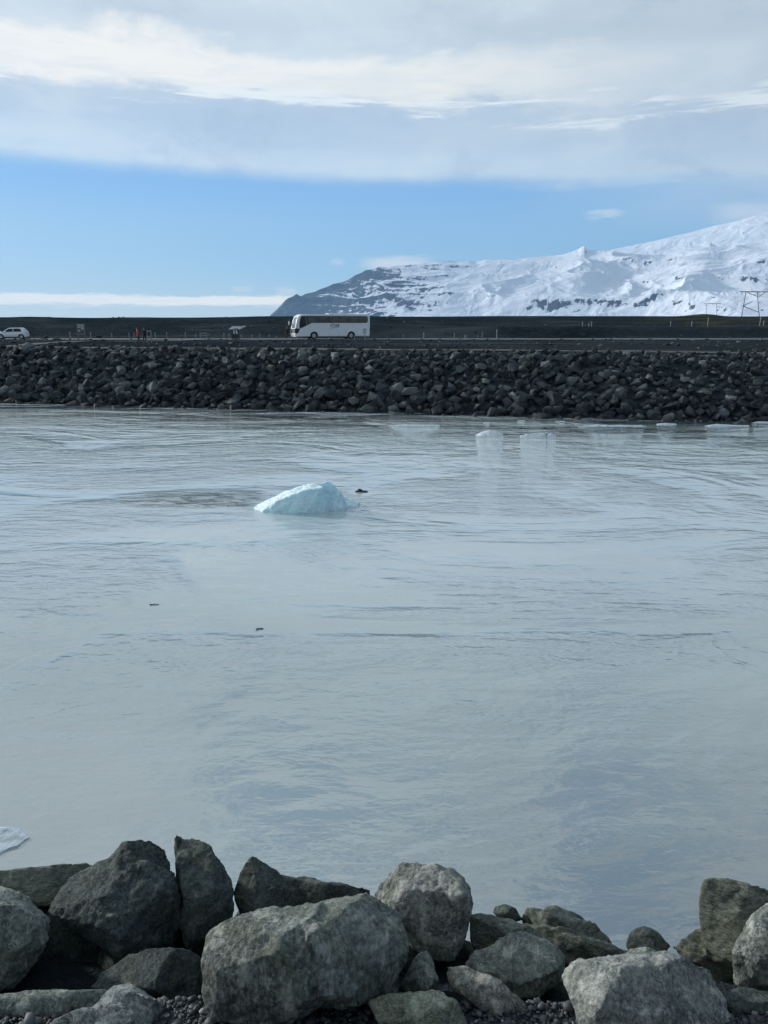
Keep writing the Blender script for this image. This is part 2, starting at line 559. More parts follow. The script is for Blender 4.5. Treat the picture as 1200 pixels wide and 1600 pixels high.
def water_mat():
    m, g, b = new_mat("river_water")
    geo = g.node('ShaderNodeNewGeometry')
    p = geo.outputs['Position']
    x, y, z = g.sep(p)
    flow = g.scalev(p, (0.55, 1.0, 1.0))
    patch = g.noise(g.scalev(p, (0.55, 1.0, 1.0)), 0.16, 4, 0.55, 1.2)
    calm = g.step(patch, 0.40, 0.60, 0.16, 1.15)
    # glassy upwellings in the near left reach, choppier to the right and far side
    nearleft = g.m('MULTIPLY', g.step(y, 18.0, 9.0), g.step(x, 2.5, -1.5))
    calm = g.m('MULTIPLY', calm, g.m('SUBTRACT', 1.0, g.m('MULTIPLY', nearleft, 0.5)))
    far = g.step(y, 30.0, 50.0)
    hf = g.noise(p, 1.0, 3, 0.55, 0.3)
    toe = g.m('SUBTRACT', g.m('MULTIPLY_ADD', x, TS, TA.y - TA.x * TS), y)
    h1 = g.noise(flow, 0.42, 3, 0.5, 0.4)
    h2 = g.noise(g.scalev(p, (0.38, 1.0, 1.0)), 2.1, 4, 0.55, 0.3)
    h3 = g.noise(g.scalev(p, (0.5, 1.0, 1.0)), 8.0, 3, 0.55, 0.3)
    rid = g.m('SUBTRACT', 1.0, g.m('ABSOLUTE', g.m('SUBTRACT', g.m('MULTIPLY', g.noise(flow, 0.30, 3, 0.5, 1.2), 2.0), 1.0)))
    rid = g.m('MULTIPLY', g.m('POWER', rid, 30.0), g.step(g.noise(p, 0.22, 2, 0.5), 0.5, 0.65))
    h = g.m('MULTIPLY', h1, g.m('ADD', 0.08, g.m('MULTIPLY', far, 0.20)))
    h = g.m('ADD', h, g.m('MULTIPLY', g.m('MULTIPLY', h2, calm), g.m('ADD', 0.085, g.m('MULTIPLY', far, 0.24))))
    h = g.m('ADD', h, g.m('MULTIPLY', g.m('MULTIPLY', h3, calm), 0.0210))
    h = g.m('ADD', h, g.m('MULTIPLY', rid, 0.009))
    h = g.m('ADD', h, g.m('MULTIPLY', g.m('MULTIPLY', hf, g.step(toe, 26.0, 8.0)), g.m('MULTIPLY_ADD', calm, 0.22, 0.06)))
    # disturbed water trailing upstream of the iceberg
    wc = at_z(300, 790, 0)
    wk = g.m('MULTIPLY', g.step(x, wc.x - 4.0, wc.x - 0.5), g.step(x, wc.x + 1.6, wc.x + 2.6, 1.0, 0.0))
    wk = g.m('MULTIPLY', wk, g.m('MULTIPLY', g.step(y, wc.y - 0.7, wc.y), g.step(y, wc.y + 1.2, wc.y + 2.6, 1.0, 0.0)))
    h = g.m('ADD', h, g.m('MULTIPLY', g.m('MULTIPLY', g.noise(flow, 1.8, 4, 0.6, 0.6), wk), 0.30))
    nrm = bump(g, b, h, 1.0, 1.0)
    g.l.new(nrm, b.inputs['Coat Normal'])
    bump(g, b, h, 1.0, 0.60)          # the silt just below feels the ripples only weakly
    silt = g.noise(g.scalev(p, (0.5, 1.0, 1.0)), 0.07, 4, 0.6, 0.6)
    col = g.mix(g.step(silt, 0.3, 0.7), (0.215, 0.268, 0.275, 1), (0.285, 0.338, 0.34, 1))
    # paler mid-river colour stands in for the bright sky reflected there
    sky_sheen = g.m('MULTIPLY', g.step(g.m('ADD', y, g.m('MULTIPLY', silt, 8.0)), 14.0, 28.0), g.step(toe, 3.0, 14.0))
    col = g.mix(g.m('MULTIPLY', sky_sheen, 0.85), col, (0.40, 0.485, 0.51, 1))
    # dark streaks painted in for the far bank's reflection on the water
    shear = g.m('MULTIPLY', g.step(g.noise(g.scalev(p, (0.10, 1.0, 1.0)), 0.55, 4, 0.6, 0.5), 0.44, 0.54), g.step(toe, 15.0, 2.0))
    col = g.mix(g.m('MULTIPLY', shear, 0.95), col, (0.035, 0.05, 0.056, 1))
    # dark ripple shading of the iceberg's wake, put into the colour
    wake_shade = g.m('MULTIPLY', wk, g.step(g.noise(g.scalev(p, (0.30, 1.0, 1.0)), 2.6, 4, 0.6, 0.6), 0.44, 0.56))
    col = g.mix(g.m('MULTIPLY', wake_shade, 0.85), col, (0.05, 0.07, 0.078, 1))
    # near right water painted darker, for the dimmer sky it reflects
    dim_refl = g.m('MULTIPLY', g.step(g.m('ADD', y, g.m('MULTIPLY', silt, 6.0)), 16.0, 8.0), g.step(g.m('ADD', x, g.m('MULTIPLY', silt, 4.0)), 0.0, 6.0))
    col = g.mix(g.m('MULTIPLY', dim_refl, 0.9), col, (0.085, 0.115, 0.13, 1))
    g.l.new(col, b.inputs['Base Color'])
    g.l.new(g.step(patch, 0.3, 0.7, 0.05, 0.12), b.inputs['Roughness'])
    b.inputs['Specular IOR Level'].default_value = 0.0
    b.inputs['Coat Weight'].default_value = 1.0
    b.inputs['Coat IOR'].default_value = 2.7
    b.inputs['Coat Roughness'].default_value = 0.04
    return m


def snow_mat():
    m, g, b = new_mat("mountain_snow")
    geo = g.node('ShaderNodeNewGeometry')
    p = geo.outputs['Position']
    nz = g.sep(geo.outputs['Normal'])[2]
    x, y, z = g.sep(p)
    ps = g.scalev(p, (1.0, 1.0, 2.2))
    n = g.noise(ps, 0.004, 7, 0.68, 0.5)
    n2 = g.noise(ps, 0.0012, 5, 0.6, 0.4)
    att = g.node('ShaderNodeAttribute', attribute_name='rock')
    streak = g.m('MULTIPLY_ADD', g.m('SUBTRACT', g.noise(g.scalev(p, (1.0, 1.0, 0.5)), 0.016, 5, 0.65, 0.3), 0.5), 1.3, g.noise(g.scalev(p, (1.0, 1.0, 0.35)), 0.006, 6, 0.65, 0.3))
    steep = g.m('ADD', g.m('MULTIPLY', g.m('SUBTRACT', 1.0, nz), 0.8), g.m('ADD', g.m('MULTIPLY', g.m('SUBTRACT', n, 0.5), 0.30), g.m('MULTIPLY', g.m('SUBTRACT', streak, 0.5), 0.45)))
    steep = g.m('SUBTRACT', steep, g.m('MULTIPLY', g.m('SUBTRACT', n2, 0.5), 0.35))
    steep = g.m('ADD', steep, g.m('MULTIPLY', g.m('SUBTRACT', att.outputs['Fac'], 0.3), 0.34))
    rk = g.step(steep, 0.30, 0.34)
    rock = g.mix(g.noise(ps, 0.01, 5, 0.65), (0.022, 0.034, 0.050, 1), (0.070, 0.092, 0.118, 1))
    snow = g.mix(n, (0.62, 0.69, 0.79, 1), (0.74, 0.78, 0.83, 1))
    g.l.new(g.mix(rk, snow, rock), b.inputs['Base Color'])
    b.inputs['Roughness'].default_value = 0.75
    b.inputs['Specular IOR Level'].default_value = 0.2
    bump(g, b, g.m('ADD', g.noise(g.scalev(p, (1.0, 1.0, 1.0)), 0.0035, 4, 0.5, 1.0), g.m('MULTIPLY', g.noise(ps, 0.012, 4, 0.6), g.m('MULTIPLY_ADD', rk, 0.4, 0.03))), 90.0, 0.55)
    return m


def ice_mat(name, col, rough=0.35, sss=0.6, deep=None, crust=0.0):
    m, g, b = new_mat(name)
    tc = g.node('ShaderNodeTexCoord')
    geo = g.node('ShaderNodeNewGeometry')
    p = tc.outputs['Object']
    n = g.noise(p, 2.2, 6, 0.6, 0.5)
    deep = deep or tuple(c * 0.75 for c in col[:3]) + (1,)
    cc = g.mix(g.step(n, 0.3, 0.7), deep, col)
    # thin bands of clear blue ice, and a weathered white crust where bubbles have opened
    vein = g.m('ABSOLUTE', g.m('SUBTRACT', g.noise(g.scalev(p, (1.0, 1.0, 0.6)), 1.6, 4, 0.6, 0.6), 0.5))
    cc = g.mix(g.m('MULTIPLY', g.step(vein, 0.03, 0.0), 0.35), cc, tuple(c * 0.75 for c in deep[:3]) + (1,))
    nz = g.sep(geo.outputs['Normal'])[2]
    up = g.step(g.m('ADD', nz, g.m('MULTIPLY', g.m('SUBTRACT', g.noise(p, 4.0, 5, 0.65), 0.5), 0.7)), 0.45, 0.75)
    cc = g.mix(g.m('MULTIPLY', up, crust), cc, (0.86, 0.92, 0.94, 1))
    g.l.new(cc, b.inputs['Base Color'])
    b.inputs['Roughness'].default_value = rough
    b.inputs['IOR'].default_value = 1.31
    b.inputs['Subsurface Weight'].default_value = sss
    b.inputs['Subsurface Radius'].default_value = (0.15, 0.35, 0.45)
    b.inputs['Subsurface Scale'].default_value = 0.4
    bump(g, b, g.m('ADD', g.noise(p, 7.0, 6, 0.7), g.m('MULTIPLY', g.voro(p, 12.0), 0.3)), 0.07, 1.0)
    return m


def pebble_mat():
    m, g, b = new_mat("black_pebble")
    geo = g.node('ShaderNodeNewGeometry')
    r = geo.outputs['Random Per Island']
    col = g.ramp(r, [(0.0, (0.012, 0.014, 0.018, 1)), (0.5, (0.024, 0.028, 0.034, 1)), (0.8, (0.055, 0.062, 0.07, 1)),
                     (0.95, (0.085, 0.092, 0.098, 1)), (1.0, (0.28, 0.29, 0.30, 1))])
    n = g.noise(geo.outputs['Position'], 160.0, 4, 0.7)
    col = g.mix(g.step(n, 0.45, 0.7, 0.0, 0.35), col, (0.09, 0.095, 0.1, 1))
    g.l.new(col, b.inputs['Base Color'])
    b.inputs['Roughness'].default_value = 0.6
    bump(g, b, n, 0.003, 0.8)
    return m


def glass_mat(name, col=(0.012, 0.018, 0.022, 1), rough=0.08):
    return plain(name, col, rough, 0.0, 0.5, 0.2, 0.8)


M = {}
M['terrain'] = terrain_mat()
M['water'] = water_mat()
M['armour'] = armour_mat()
M['snow'] = snow_mat()
M['ice_blue'] = ice_mat("glacier_ice", (0.68, 0.88, 0.93, 1), 0.3, 0.45, (0.50, 0.78, 0.86, 1), 0.55)
M['ice_white'] = ice_mat("white_ice", (0.74, 0.82, 0.85, 1), 0.5, 0.1, (0.58, 0.67, 0.70, 1))
M['pebble'] = pebble_mat()
M['rock_mid'] = rock_mat("boulder_grey_green", (0.165, 0.195, 0.180, 1), (0.042, 0.054, 0.052, 1), (0.44, 0.465, 0.43, 1), 0.3, (1, 1, 0.45), 0.75)
M['rock_pale'] = rock_mat("boulder_pale", (0.205, 0.223, 0.212, 1), (0.052, 0.062, 0.062, 1), (0.52, 0.53, 0.51, 1), 0.2, (1, 1, 0.7), 0.8)
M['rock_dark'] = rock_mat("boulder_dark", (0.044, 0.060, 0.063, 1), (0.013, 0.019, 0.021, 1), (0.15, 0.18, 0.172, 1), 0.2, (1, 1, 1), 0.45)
M['rock_layer'] = rock_mat("boulder_layered", (0.105, 0.120, 0.102, 1), (0.022, 0.028, 0.025, 1), (0.26, 0.275, 0.24, 1), 0.5, (0.5, 0.8, 2.2), 0.55)
M['rock_green'] = rock_mat("boulder_lichen", (0.20, 0.218, 0.172, 1), (0.05, 0.058, 0.046, 1), (0.44, 0.46, 0.39, 1), 0.4, (1, 1, 1), 0.65)
M['white_paint'] = plain("white_paint", (0.72, 0.74, 0.75, 1), 0.3, 0, 0.5, 0.05, 1.5)
M['dark_glass'] = plain("dark_glass", (0.008, 0.012, 0.016, 1), 0.15, 0.0, 0.3, 0.2, 0.8)
M['black_plastic'] = plain("black_plastic", (0.02, 0.021, 0.023, 1), 0.5)
M['rubber'] = plain("tyre_rubber", (0.016, 0.016, 0.017, 1), 0.8)
M['alloy'] = plain("wheel_alloy", (0.42, 0.43, 0.44, 1), 0.35, 0.6)
M['lamp_glass'] = plain("lamp_glass", (0.62, 0.65, 0.68, 1), 0.12)
M['red_glass'] = plain("red_glass", (0.25, 0.02, 0.02, 1), 0.2)
M['grey_print'] = plain("grey_print", (0.34, 0.36, 0.37, 1), 0.4)
M['dark_print'] = plain("dark_print", (0.05, 0.055, 0.06, 1), 0.4)
M['asphalt'] = plain("asphalt", (0.095, 0.108, 0.118, 1), 0.9, 0, 0.3, 0.25, 1.2)
M['gravel_track'] = plain("gravel_track", (0.06, 0.068, 0.072, 1), 0.95, 0, 0.2, 0.35, 1.0)
M['post'] = plain("weathered_post", (0.23, 0.255, 0.265, 1), 0.7, 0, 0.3, 0.2, 4)
M['grey_wood'] = plain("grey_wood", (0.17, 0.165, 0.17, 1), 0.85, 0, 0.2, 0.25, 5)
M['pole_wood'] = plain("dark_pole_wood", (0.045, 0.05, 0.06, 1), 0.85, 0, 0.2, 0.25, 5)
M['steel'] = plain("galvanised_steel", (0.36, 0.38, 0.40, 1), 0.5, 0.5)
M['board_pale'] = plain("board_print", (0.33, 0.37, 0.39, 1), 0.5, 0, 0.4, 0.1, 2)
M['board_dark'] = plain("board_dark_print", (0.06, 0.075, 0.085, 1), 0.5, 0, 0.4, 0.25, 2)
M['jacket_red'] = plain("red_jacket", (0.60, 0.02, 0.06, 1), 0.8)
M['jacket_black'] = plain("black_jacket", (0.012, 0.012, 0.016, 1), 0.8)
M['trousers'] = plain("dark_trousers", (0.016, 0.017, 0.022, 1), 0.85)
M['skin'] = plain("skin", (0.42, 0.26, 0.20, 1), 0.5)
M['hair'] = plain("dark_hair", (0.03, 0.02, 0.015, 1), 0.6)
M['seal_fur'] = plain("wet_seal_fur", (0.012, 0.013, 0.016, 1), 0.3)
M['drift'] = plain("wet_driftwood", (0.03, 0.032, 0.032, 1), 0.6)

# ------------------------------------------------------------------ setting: far bank, river, mountain, near bank


def toe_y(x):
    return TA.y + np.clip((x - TA.x), -260, 260) * TS


BANK_Z = 4.15


def axis(pts):
    """piecewise axis: [(start, end, step), ...]"""
    out = []
    for a, b, s in pts:
        out.append(np.arange(a, b, s))
    return np.concatenate(out)


def far_height(X, Y):
    n = (Y - toe_y(X)) * math.cos(math.atan(TS))
    z = -2.0 + sstep(n, -3.0, -0.6) * 0.0
    slope = np.interp(n, [-6, -1.2, 0.0, 5.2, 6.4, 12.0], [-3.0, -1.4, -0.45, 3.55, BANK_Z - 0.02, BANK_Z])
    z = slope
    # gentle unevenness of the flat
    flat = sstep(n, 6.0, 14.0)
    z = z + flat * (fbm(X * 0.05, Y * 0.08, 4, 3) - 0.5) * 0.5
    road = np.exp(-((Y - 116.0) / 9.0) ** 4)
    z = z * (1 - road * flat) + road * flat * 3.95
    # mound behind the road
    right = sstep(X, -8.0, 18.0)
    crest = 7.35 + 0.35 * sstep(X, -60, 0) + (fbm(X * 0.03, Y * 0.0 + 3.1, 3, 9) - 0.5) * 0.5
    up1 = sstep(Y + 3 * (fbm(X * 0.04, Y * 0.04, 3, 21) - 0.5), 124.0, 152.0)
    smooth_m = 3.95 + (crest - 3.95) * up1
    bench = 5.75 + (fbm(X * 0.02, Y * 0.0, 2, 5) - 0.5) * 0.25
    step_m = 3.95 + (bench - 3.95) * sstep(Y, 123.0, 127.5) + (crest - bench) * sstep(Y, 140.0, 163.0)
    mound = smooth_m * (1 - right) + step_m * right
    bumps = (fbm(X * 0.07, Y * 0.07, 5, 31, 0.55) - 0.5) * 1.3 * sstep(Y, 125, 135) * (1 - sstep(Y, 146, 156)) * (1 - 0.6 * right)
    bumps = bumps + np.exp(-(((X - at_y(1108, 496, 158).x) / 3.6) ** 2) - ((Y - 160) / 4.0) ** 2) * 0.55
    m_on = sstep(Y, 121.0, 124.0)
    back = sstep(Y, 175.0, 230.0)
    z = z * (1 - m_on) + m_on * ((mound + bumps) * (1 - back) + back * 4.2)
    return z


ax_x = np.concatenate([-np.geomspace(19000, 160, 26), axis([(-150, -75, 3.0), (-75, 75, 0.8), (75, 150, 3.0)]), np.geomspace(150, 19000, 26)])
ax_y = np.concatenate([axis([(36, 85, 0.7), (85, 122, 1.2), (122, 180, 0.9), (180, 240, 4.0)]), np.geomspace(240, 19500, 30)])
X, Y = np.meshgrid(ax_x, ax_y)
Yb = Y + np.where(Y < 110, (toe_y(X) - 57.0) * (1 - sstep(Y, 85, 110)), 0)
terrain = link("terrain", grid_mesh("terrain", X, Yb, far_height(X, Yb)), M['terrain'])
tag(terrain, "black sand flats and dark mound on the far side of the river", None, None, 'structure')


def far_z(x, y):
    return float(far_height(np.array([[float(x)]]), np.array([[float(y)]]))[0, 0])


# river
wx = np.concatenate([-np.geomspace(3000, 60, 14), axis([(-50, 50, 1.0)]), np.geomspace(50, 3000, 14)])
wy = axis([(-2, 90, 1.0)])
X, Y = np.meshgrid(wx, wy)
Yw = np.where(Y > 60, toe_y(X) + (Y - 60) * 0.1 - 0.0, Y * (toe_y(X) + 0.0) / 60.0)
Yw = np.where(Y <= 0, Y + 4, np.maximum(Yw, 4 + Y * 0.5))
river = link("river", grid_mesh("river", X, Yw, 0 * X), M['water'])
tag(river, "pale grey silty river flowing between the rock banks", None, None, 'structure')


def near_height(X, Y):
    base = np.interp(Y, [-60, 0, 1.6, 2.45, 2.85, 3.1, 3.5, 3.8, 4.1, 5.3, 8.0], [4.9, 4.9, 4.0, 3.49, 3.385, 3.14, 3.00, 2.72, 2.2, -0.4, -2.5])
    return base + (fbm(X * 1.3, Y * 1.3, 4, 41) - 0.5) * 0.14


nx = np.concatenate([-np.geomspace(3000, 7, 24), axis([(-6, 6, 0.1)]), np.geomspace(6, 3000, 24)])
ny = np.concatenate([-np.geomspace(400, 2, 12), axis([(-1.5, 1.4, 0.3), (1.4, 8.1, 0.1)])])
X, Y = np.meshgrid(nx, ny)
ground = link("ground", grid_mesh("ground", X, Y, near_height(X, Y)), M['terrain'])
tag(ground, "dark stony ground of the near bank", None, None, 'structure')


def near_z(x, y):
    return float(near_height(np.array([[float(x)]]), np.array([[float(y)]]))[0, 0])


# road and gravel track on the far side
def strip(name, pts, width, mat, dz):
    bm = bmesh.new()
    prev = None
    n = len(pts)
    for i, (x, y) in enumerate(pts):
        a = pts[max(0, i - 1)]
        b_ = pts[min(n - 1, i + 1)]
        t = Vector((b_[0] - a[0], b_[1] - a[1])).normalized()
        nn = Vector((-t.y, t.x))
        row = []
        for s in (-0.5, -0.17, 0.17, 0.5):
            px, py = x + nn.x * width * s, y + nn.y * width * s
            row.append(bm.verts.new((px, py, far_z(px, py) + dz)))
        if prev:
            for k in range(3):
                bm.faces.new((prev[k], row[k], row[k + 1], prev[k + 1]))
        prev = row
    return link(name, bm_mesh(name, bm, True), mat)


road = strip("road", [(x, 117.0 + 0.004 * x) for x in np.concatenate([np.linspace(-900, -90, 20), np.linspace(-85, 85, 100), np.linspace(90, 900, 20)])],
             8.0, M['asphalt'], 0.05)
tag(road, "grey road running level in front of the dark mound", None, None, 'structure')
tp = []
for i in range(40):
    t = i / 39
    u = -60 + t * 420
    v = 546 - t * 15 - 3 * math.sin(t * 3)
    q = at_z(u, v, 4.1)
    tp.append((q.x, q.y))
track = strip("path", tp, 2.2, M['gravel_track'], 0.06)
tag(track, "pale gravel path curving up to the road from the bank", None, None, 'structure')


crest_pts = []
for i in range(80):
    xx = -78 + i * 2.0
    crest_pts.append((xx, float(toe_y(np.array(xx))) + 10.2 + 0.7 * math.sin(xx * 0.11)))
crest = strip("path", crest_pts, 2.6, M['gravel_track'], 0.05)
tag(crest, "pale gravel track along the crest of the far rock bank", None, None, 'structure')


# mountain -----------------------------------------------------------
def mountain(name, skyline, r0f, r1f, seed, amp, rockf, ncol, nrow, label):
    us = np.array([p[0] for p in skyline], float)
    vs = np.array([p[1] for p in skyline], float)
    U = np.linspace(us[0], us[-1], ncol)
    Vs = np.interp(U, us, vs)
    T = np.concatenate([np.linspace(0, 1, nrow), 1 + np.linspace(0.03, 0.6, 14)])
    A = (U - 600) / F
    az = np.arctan2(A, CP + SP * (800 - Vs) / F)
    # elevation tangent of the skyline
    rx, ry, rz = A, CP + SP * (800 - Vs) / F, -SP + CP * (800 - Vs) / F
    el = rz / np.hypot(rx, ry)
    r0, r1 = r0f(U), r1f(U)
    Tt, AZ = np.meshgrid(T, az, indexing='ij')
    R = r0 + (r1 - r0) * Tt
    Xm, Ym = R * np.sin(AZ), R * np.cos(AZ)
    top = el * r1 + CZ
    tc = np.clip(Tt, 0, 1)
    prof = 0.52 * tc + 0.48 * sstep(tc, 0.05, 1.0)
    s = 1 / 1500.0
    wx_ = (fbm(Xm * s * 0.8, Ym * s * 0.8, 3, seed + 50) - 0.5) * 1.6
    wy_ = (fbm(Xm * s * 0.8, Ym * s * 0.8, 3, seed + 60) - 0.5) * 1.6
    # ridges run obliquely down towards the left
    ca, sa = math.cos(0.55), math.sin(0.55)
    xr, yr = (Xm * ca - Ym * sa), (Xm * sa + Ym * ca)
    nz = fbm(xr * s * 0.75 + wx_, yr * s * 2.0 + wy_, 4, seed, 0.42, True) - 0.45
    nz2 = fbm(Xm * s * 2.6 + wx_, Ym * s * 2.6, 4, seed + 7, 0.42) - 0.5
    nz3 = fbm(xr * s * 0.35 + wx_ * 0.4, yr * s * 0.8, 3, seed + 77, 0.5) - 0.5
    env = np.sin(np.clip(tc, 0, 1) * math.pi) ** 0.6 * (1 - 0.1 * tc)
    ker = np.exp(-np.linspace(-2.5, 2.5, 2 * (ncol // 22) + 1) ** 2)
    pad = ncol // 22
    tsm = np.convolve(np.pad(top, pad, mode='edge'), ker / ker.sum(), mode='valid')
    wgt = sstep(Tt, 0.80, 1.0)
    top_t = tsm * (1 - wgt) + top * wgt
    Zm = 4.0 + (top_t - 4.0) * prof + env * (nz * amp * 0.85 + nz2 * amp * 0.30 + nz3 * amp * 1.9) * np.clip(top / 900.0, 0.15, 1.0)
    # ragged crest
    Zm += np.where(Tt > 0.93, 1, 0) * 0
    Zm = np.where(Tt > 1, top - (Tt - 1) * (r1 - r0) * 0.25, Zm)
    Zm = np.maximum(Zm, 2.0)
    me = grid_mesh(name, Xm, Ym, Zm)
    at = me.attributes.new('rock', 'FLOAT', 'POINT')
    at.data.foreach_set('value', rockf(np.broadcast_to(U, Tt.shape), Tt).astype(np.float32).reshape(-1))
    o = link(name, me, M['snow'])
    tag(o, label, None, None, 'structure')
    return o


SKY_A = [(416, 500), (424, 491), (432, 484), (438, 478), (445, 470), (450, 466), (458, 463), (463, 459), (470, 463), (478, 459), (492, 456),
         (500, 452), (512, 448), (520, 444), (530, 442), (538, 440), (546, 436), (555, 430), (563, 427), (572, 422), (584, 421), (592, 417),
         (604, 418), (618, 416), (634, 414), (652, 413), (668, 411), (684, 408), (700, 407), (716, 408), (732, 407), (744, 409), (758, 406),
         (780, 405), (806, 405), (830, 402), (856, 400), (880, 398), (896, 395), (904, 393), (909, 389), (914, 388), (917, 396), (940, 398),
         (975, 399), (1010, 400), (1040, 398), (1062, 391), (1080, 386), (1096, 384), (1110, 379), (1120, 386), (1140, 384), (1165, 378), (1200, 372),
         (1260, 366), (1340, 372), (1450, 380), (1600, 400)]
SKY_B = [(850, 425), (900, 408), (925, 399), (940, 395), (960, 389), (985, 384), (1005, 380), (1030, 375), (1060, 368), (1090, 361), (1120, 353),
         (1150, 346), (1180, 337), (1200, 332), (1230, 326), (1280, 318), (1350, 310), (1430, 316), (1520, 330), (1620, 360)]
mtA = mountain("mountain", SKY_A,
               lambda u: np.interp(u, [416, 480, 560, 700, 900, 1200], [9650, 9300, 8700, 7600, 6900, 6600]),
               lambda u: np.interp(u, [416, 480, 560, 700, 900, 1200], [9900, 10100, 10400, 10900, 11300, 11500]),
               100, 300.0,
               lambda u, t: np.interp(u, [416, 470, 560, 680, 760, 1600], [1.55, 1.28, 1.02, 0.68, 0.24, 0.14]) + 0.35 * np.exp(-((t - 0.9) / 0.1) ** 2) * (u < 760)
               + 0.22 * np.exp(-((t - 0.08) / 0.10) ** 2),
               900, 260, "snow covered mountain with dark cliffs falling to the plain")
mtB = mountain("mountain", SKY_B,
               lambda u: u * 0 + 11200.0, lambda u: u * 0 + 15500.0, 300, 190.0,
               lambda u, t: u * 0 + 0.12, 500, 160, "smooth white ice dome rising behind the snowy mountain")


# ------------------------------------------------------------------ stone shapes
def hull_mesh(name, pts, smooth=False):
    bm = bmesh.new()
    for p in pts:
        bm.verts.new(p)
    r = bmesh.ops.convex_hull(bm, input=bm.verts)
    dead = list({e for e in r['geom_interior'] + r['geom_unused'] if isinstance(e, bmesh.types.BMVert)})
    if dead:
        bmesh.ops.delete(bm, geom=dead, context='VERTS')
    return bm_mesh(name, bm, smooth)


def angular_stone(seed, n=12, flat=0.75):
    r = random.Random(seed)
    pts = []
    sx, sy, sz = 1.0, r.uniform(0.65, 0.95), r.uniform(0.5, flat)
    while len(pts) < n:
        p = Vector((r.uniform(-1, 1), r.uniform(-1, 1), r.uniform(-1, 1)))
        k = (abs(p.x) ** 3 + abs(p.y) ** 3 + abs(p.z) ** 3) ** (1 / 3)
        if 0.2 < k:
            p = p / k * r.uniform(0.85, 1.0)
            pts.append(Vector((p.x * sx, p.y * sy, p.z * sz)))
    bm = bmesh.new()
    for p in pts:
        bm.verts.new(p)
    h = bmesh.ops.convex_hull(bm, input=bm.verts)
    dead = list({e for e in h['geom_interior'] + h['geom_unused'] if isinstance(e, bmesh.types.BMVert)})
    if dead:
        bmesh.ops.delete(bm, geom=dead, context='VERTS')
    bmesh.ops.dissolve_limit(bm, angle_limit=math.radians(14), verts=bm.verts, edges=bm.edges)
    bmesh.ops.bevel(bm, geom=list(bm.edges), offset=0.02, segments=1, affect='EDGES')
    bmesh.ops.triangulate(bm, faces=bm.faces)
    return bm


# ------------------------------------------------------------------ rock armour on the far bank
def build_armour():
    protos = []
    for i in range(14):
        me = bm_mesh("boulder", angular_stone(100 + i))
        me.materials.append(M['armour'])
        V = np.empty(len(me.vertices) * 3, np.float32)
        me.vertices.foreach_get('co', V)
        Fc = np.array([p.vertices[:] for p in me.polygons], np.int32)
        protos.append((me, V.reshape(-1, 3), Fc))
    ang = math.atan(TS)
    tdir = Vector((math.cos(ang), math.sin(ang), 0))
    ndir = Vector((-math.sin(ang), math.cos(ang), 0))
    stones = []
    r = random.Random(5)
    s = -52.0
    for layer in (0, 1):
        row = 0
        n = -0.5
        while n < 6.9:
            size_row = np.interp(n, [0, 3, 6.5], [0.56, 0.47, 0.38])
            x = -62.0 + r.uniform(0, 1)
            while x < 56.0:
                small = 0.72 if (x > 17 and n > 2.5) else (0.85 if x > 17 else 1.0)
                big = 1.25 if (8 < x < 18 and r.random() < 0.4) else 1.0
                sz = size_row * small * big * r.choice((0.45, 0.55, 0.7, 0.8, 0.9, 1.0, 1.15, 1.4))
                base = Vector((x, float(toe_y(np.array(x))), 0)) + ndir * (n + r.uniform(-0.25, 0.25))
                zz = float(np.interp(n, [-1, 0, 5.2, 6.6], [-0.5, 0.0, 3.75, BANK_Z + 0.02])) + r.uniform(-0.10, 0.16) - (0.28 if layer == 0 else 0)
                loc = Vector((base.x, base.y, zz))
                if layer == 0 or r.random() < 0.62:
                    rot = (r.uniform(-0.7, 0.7) + 0.4, r.uniform(-0.5, 0.5), r.uniform(0, 6.28))
                    stones.append((loc, rot, sz * (1.12 if layer == 0 else 1.0), r.randrange(len(protos)), layer))
                x += sz * r.uniform(1.1, 1.7)
            n += size_row * 1.25
            row += 1
    # which ones show largest from where the photo was taken
    def score(st):
        loc, rot, sz, k, layer = st
        d = loc.y
        u = 600 + F * loc.x / (CP * d + SP * (CZ - loc.z))
        if u < 8 or u > 1192 or layer == 0 or loc.z < 0.1:
            return 0
        return sz / d
    order = sorted(range(len(stones)), key=lambda i: -score(stones[i]))
    chosen = set(order[:300])
    Vs, Fs, off = [], [], 0
    for i, (loc, rot, sz, k, layer) in enumerate(stones):
        me, V, Fc = protos[k]
        mtx = Matrix.LocRotScale(loc, __import__('mathutils').Euler(rot), Vector((sz, sz, sz)))
        if i in chosen:
            o = bpy.data.objects.new("boulder", me)
            COL.objects.link(o)
            o.matrix_world = mtx
            tag(o, "dark angular boulder, one of the larger stones facing the far bank across the river", "boulder", "large stones of the far rock bank")
        else:
            A = np.array(mtx)
            Vs.append(V @ A[:3, :3].T + A[:3, 3])
            Fs.append(Fc + off)
            off += len(V)
    me = tri_mesh("rock_armour", np.concatenate(Vs), np.concatenate(Fs))
    o = link("rock_armour", me, M['armour'])
    tag(o, "heaped dark stones filling the rock bank between the larger boulders", "rocks", None, 'stuff')


build_armour()

# ------------------------------------------------------------------ foreground boulders
TEX = {}


def tex(name, kind, size, **kw):
    if name not in TEX:
        t = bpy.data.textures.new(name, kind)
        t.noise_scale = size
        for k, v in kw.items():
            setattr(t, k, v)
        TEX[name] = t
    return TEX[name]


PENDING = []


